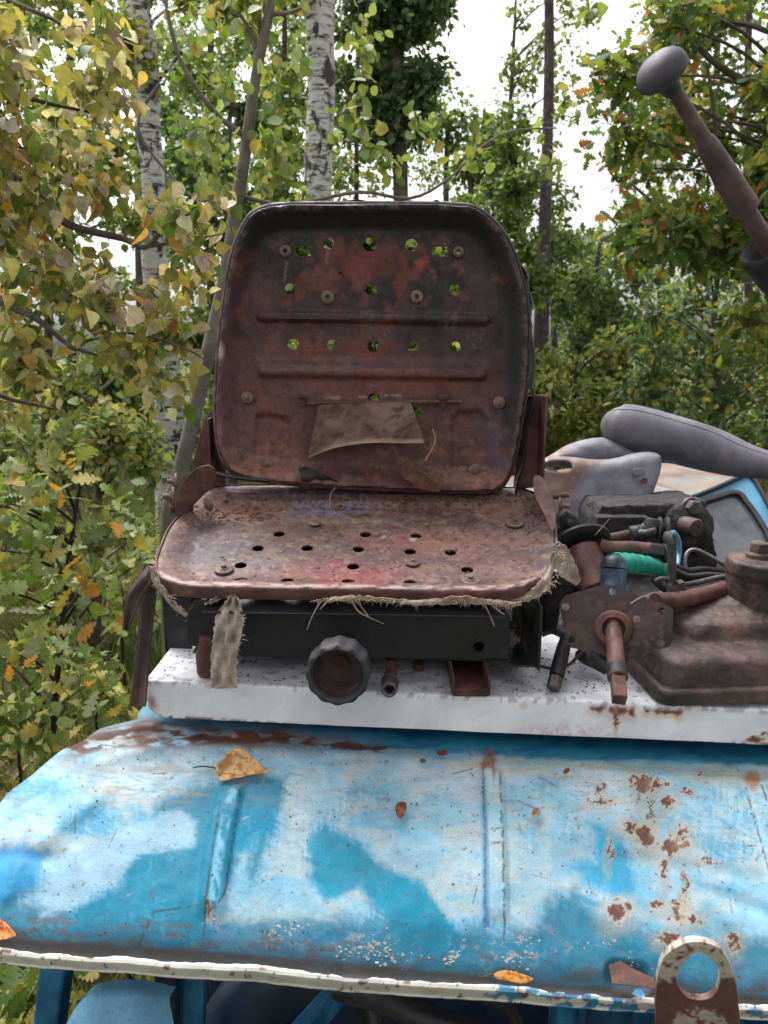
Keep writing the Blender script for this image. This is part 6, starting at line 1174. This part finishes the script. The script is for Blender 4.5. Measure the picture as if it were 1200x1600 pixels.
tree('maple_tree', 'dark green broadleaf crown at top centre beside the white sky', 'tree', [(640, 900, 9.5), (632, 500, 9.5), (626, 300, 9.5), (622, 100, 9.5), (618, -100, 9.5), (615, -300, 9.5)], [16, 14, 12, 10, 8, 5], 'bark',
     scatter([(540, -120), (690, -120), (700, 90), (715, 130), (680, 200), (540, 240)], 34, 9, 10.2, 40, 32, 30, 14) + scatter([(500, -500), (720, -500), (710, -130), (520, -130)], 3, 8.8, 10.4, 90, 70, 20, 15), 'mid', .085, DEEP, [4, 3, 4, 4, 1], None, lpt=12, seed=8)
defs = [('young_oak', 'mid green leafy young tree just right of the backrest top', (740, 7.2), [(640, 260), (700, 190), (790, 170), (830, 260), (845, 420), (830, 620), (640, 620)], 34, 6.6, 8.0, 42, 40, 26, GREEN[:4] + [DEEP[2]], .06, 'mid', 9),
 ('young_oak', 'bushy green young tree between the bare trunk and the oak', (935, 8.6), [(865, 390), (900, 350), (940, 400), (1010, 400), (1010, 640), (860, 640)], 30, 8.0, 9.6, 45, 42, 26, GREEN[:3] + DEEP[:3], .065, 'mid', 10),
 ('young_oak', 'deep green young tree under the oak at the right edge', (1120, 6.2), [(1020, 430), (1090, 400), (1230, 430), (1240, 760), (1000, 680)], 32, 5.6, 6.8, 52, 46, 24, DEEP + GREEN[:2] + [YEL[0]], .07, 'oak', 11),
 ('young_oak', 'yellow green airy young tree over the draped inner tubes', (900, 6.6), [(830, 560), (960, 530), (1000, 580), (1010, 700), (830, 720)], 20, 6.0, 7.2, 42, 40, 24, GREEN[:3] + YEL[1:3] + [S(160, 160, 120, k_)], .055, 'mid', 12),
 ('young_oak', 'airy green young tree seen through the yellow shrub at far left', (70, 5.0), [(-60, 120), (150, 100), (200, 400), (180, 700), (-60, 720)], 30, 4.4, 5.6, 55, 50, 22, GREEN + [YEL[2]], .055, 'mid', 13),
 ('young_oak', 'dark green young tree between the two birches', (360, 7.6), [(260, 120), (480, 100), (480, 500), (300, 720), (270, 700)], 36, 7.0, 8.4, 46, 44, 26, GREEN[:4] + DEEP[:3], .065, 'mid', 14),
 ('young_oak', 'light green thin young tree at lower left below the yellow leaves', (150, 4.2), [(-40, 640), (240, 560), (250, 880), (120, 960), (-40, 940)], 24, 3.6, 4.8, 50, 44, 18, GREEN + YEL[1:3], .05, 'mid', 15),
 ('young_oak', 'green young tree behind the backrest, showing through its holes', (570, 5.2), [(440, 330), (720, 320), (730, 700), (440, 700)], 26, 4.8, 5.8, 60, 55, 22, GREEN, .065, 'mid', 16)]
for nm, lb, (tx, tY), poly, n, y0, y1, rx, ry, ntw, pal, sz, tm, sd_ in defs:
    ys = [p[1] for p in poly]; lo, hi = max(ys), min(ys)
    tree(nm, lb, 'tree' , [(tx, lo + 30, tY), (tx + 6, (lo * 2 + hi) / 3, tY), (tx - 5, (lo + 2 * hi) / 3, tY), (tx + 3, hi + 30, tY)], [7, 6, 5, 2.5], 'bark', ([(578, 372, 5.0, 40, 26, 40), (540, 430, 5.0, 50, 30, 30), (600, 450, 5.0, 50, 34, 40)] if sd_ == 16 else []) + scatter(poly, int(n * .95), y0, y1, rx, ry, int(ntw * .85), sd_), tm, sz, pal, None, 'young trees behind the junk', lpt=13 if tm == 'mid' else 8, seed=sd_, twig_r=.0032)
# thin sprays of small leaves against the white sky
tree('thin_aspen', 'thin airy aspen with sparse small leaves against the white sky', 'tree', [(800, 700, 10.5), (796, 500, 10.5), (790, 300, 10.5), (800, 120, 10.5), (806, 0, 10.5)], [6, 5, 4, 3, 2], 'bark', scatter([(730, 60), (870, 40), (900, 120), (860, 330), (760, 330), (745, 200)], 16, 10, 11, 36, 30, 11, 17) + scatter([(780, -60), (960, -60), (950, 60), (800, 60)], 4, 10, 11, 34, 26, 8, 18) + scatter([(720, 220), (930, 260), (920, 420), (730, 420)], 14, 10, 11, 44, 36, 22, 19), 'mid', .075, GREEN[:3] + [S(140, 146, 110, k_)], None, None, lpt=9, seed=17, twig_r=.003)
# --- the far wood: one mass
rng = np.random.default_rng(55)
def wood(poly, n, Y0, Y1, rp, per, seed):
    P = []
    for (x, y, Y, rx, ry, nn) in scatter(poly, n, Y0, Y1, rp, rp * .8, per, seed):
        c = np.array(W(x, y, Y)); r = PR(rx, x, y, Y); d = rng.normal(size=(nn, 3)); d *= (rng.random((nn, 1)) ** .5) / np.linalg.norm(d, axis=1, keepdims=True); P.append(c + d * r * np.array([1, 1, .8]))
    return np.vstack(P)
PW = np.vstack([wood([(-1500, -150), (-150, -150), (-150, 790), (-1500, 790)], 260, 12, 18, 60, 150, 31), wood([(1350, -150), (2100, -150), (2100, 790), (1350, 790)], 140, 12, 18, 60, 150, 32), wood([(-150, -150), (560, -150), (560, 300), (-150, 300)], 90, 9, 12, 34, 80, 26), wood([(-150, -150), (560, -150), (560, 760), (-150, 760)], 300, 12, 20, 36, 170, 21), wood([(560, -150), (690, -150), (700, 120), (700, 760), (560, 760)], 60, 13, 19, 36, 150, 22), wood([(700, 350), (960, 420), (960, 760), (700, 760)], 72, 12, 20, 36, 150, 23),
                wood([(960, 380), (1010, 200), (1040, -150), (1350, -150), (1350, 760), (960, 760)], 165, 11, 18, 38, 130, 24), wood([(-200, 600), (1400, 600), (1400, 790), (-200, 790)], 190, 9, 17, 36, 170, 25)])
D = rng.normal(size=PW.shape) + np.array([0, 0, -.4])
o = leaf_mesh('far_wood', M['leaf'], None, PW, D, .10, 'far', GREEN + DEEP[:4] + [YEL[1], YEL[3]], [3, 3, 3, 2, 1.5, 1.5, 2, 1, 1, 2, .6, .4], rng, flat=.8)
tag(o, 'distant autumn woodland closing the view behind the nearer trees', 'woodland', None, 'stuff')
for i, (x, Y, r, y0) in enumerate(((220, 12, 9, -100), (445, 10, 6, -100), (700, 12, 6, 180), (868, 11, 6, 420), (1035, 10, 7, 330), (110, 11, 8, -100), (330, 13, 8, -100), (1170, 12, 8, -100), (560, 11, 5, -100))):
    lb = ['slim trunk in the far wood near the left birch', 'slim trunk in the far wood between sapling and birch', 'slim trunk in the far wood behind the backrest corner', 'slim trunk in the far wood close right of the bare dark trunk', 'slim trunk in the far wood below the oak', 'slim trunk in the far wood at the far left', 'slim trunk in the far wood left of the sapling', 'slim trunk in the far wood at the right edge', 'slim trunk in the far wood right of the white birch'][i]
    tree('slim_tree', lb, 'tree', [(x, 790, Y), (x + 3, 600, Y), (x - 3, 300 if y0 < 300 else (y0 + 600) / 2, Y), (x + 2, y0, Y)], [r, r * .9, r * .75, r * .6], 'dark' if i % 2 else 'bark', [(x, y0 + 20, Y, 60, 50, 50)], 'far', .1, GREEN[:4], None, 'slim trunks in the far wood', lpt=12, seed=60 + i)
# --- grass, litter and low weeds
rng = np.random.default_rng(77); n = 60000
gx_ = rng.uniform(-5.5, 4.5, n); gy_ = 1.5 + 8.0 * rng.random(n) ** 1.3; ok = (gx_ < -.45) | (gy_ > 3.4); gx_, gy_ = gx_[ok], gy_[ok]
dn = fbm(gx_ * 1.7, gy_ * 1.7, 3); ok = rng.random(len(gx_)) < sst(.3, .6, dn) + .15; gx_, gy_ = gx_[ok], gy_[ok]; n = len(gx_)
TM['blade'] = strip_tmpl([(0, .035), (.5, .03), (1, .003)], .3, .45)
P = np.stack([gx_, gy_, np.zeros(n)], 1); D = rng.normal(size=(n, 3)) * .4 + np.array([0, 0, 1]); D[:, 2] = np.abs(D[:, 2])
o = leaf_mesh('grass', M['grassblade'], None, P, D, .19, 'blade', [S(120, 140, 66, .7), S(150, 160, 92, .7), S(98, 120, 54, .7), S(172, 164, 112, .7), S(186, 172, 130, .6)], [4, 3, 3, 2, 1.5], rng, flat=1.0); tag(o, 'tufts of green and straw coloured grass on the forest floor', 'grass', None, 'stuff')
n = 9000; P = np.stack([rng.uniform(-5, 4.5, n), 1.4 + 8 * rng.random(n) ** 1.3, rng.uniform(.01, .06, n)], 1); ok = (P[:, 0] < -.45) | (P[:, 1] > 3.4) ; P = P[ok]; D = rng.normal(size=P.shape) * np.array([1, 1, .25])
o = leaf_mesh('leaf_litter', M['deadleaf'], None, P, D, .055, 'mid', [S(150, 110, 60, .7), S(190, 150, 80, .7), S(110, 80, 52, .7), S(200, 170, 110, .7), S(130, 120, 60, .7)], None, rng, flat=.25); tag(o, 'fallen brown and yellow leaves scattered over the ground', 'leaf litter', None, 'stuff')
# low plants: broad weeds between the grass on the left
for i, (x, y, Y, lb) in enumerate(((60, 1010, 3.0, 'low leafy weed in the grass at the left edge'), (150, 1060, 2.6, 'low leafy weed beside the strap above the blue roof corner'), (30, 1130, 2.2, 'low leafy weed close by the blue roof at the left edge'), (190, 930, 3.6, 'low leafy weed behind the strap and seat'), (50, 1560, 1.5, 'low yellowing weed under the cab roof at lower left'))):
    tree('weed', lb, 'plant', [(x, y + 60, Y), (x + 4, y + 20, Y), (x, y - 10, Y)], [2.5, 2, 1], 'twig', [(x, y, Y, 55, 40, 9), (x + 20, y + 30, Y - .1, 60, 30, 8)], 'oak' if i in (1, 4) else 'mid', .07 if i in (1, 4) else .05, GREEN[:3] + [S(170, 170, 110, k_), YEL[0]], None, 'weeds in the grass', lpt=6, seed=80 + i, leafm='leafnear', twig_r=.0012)
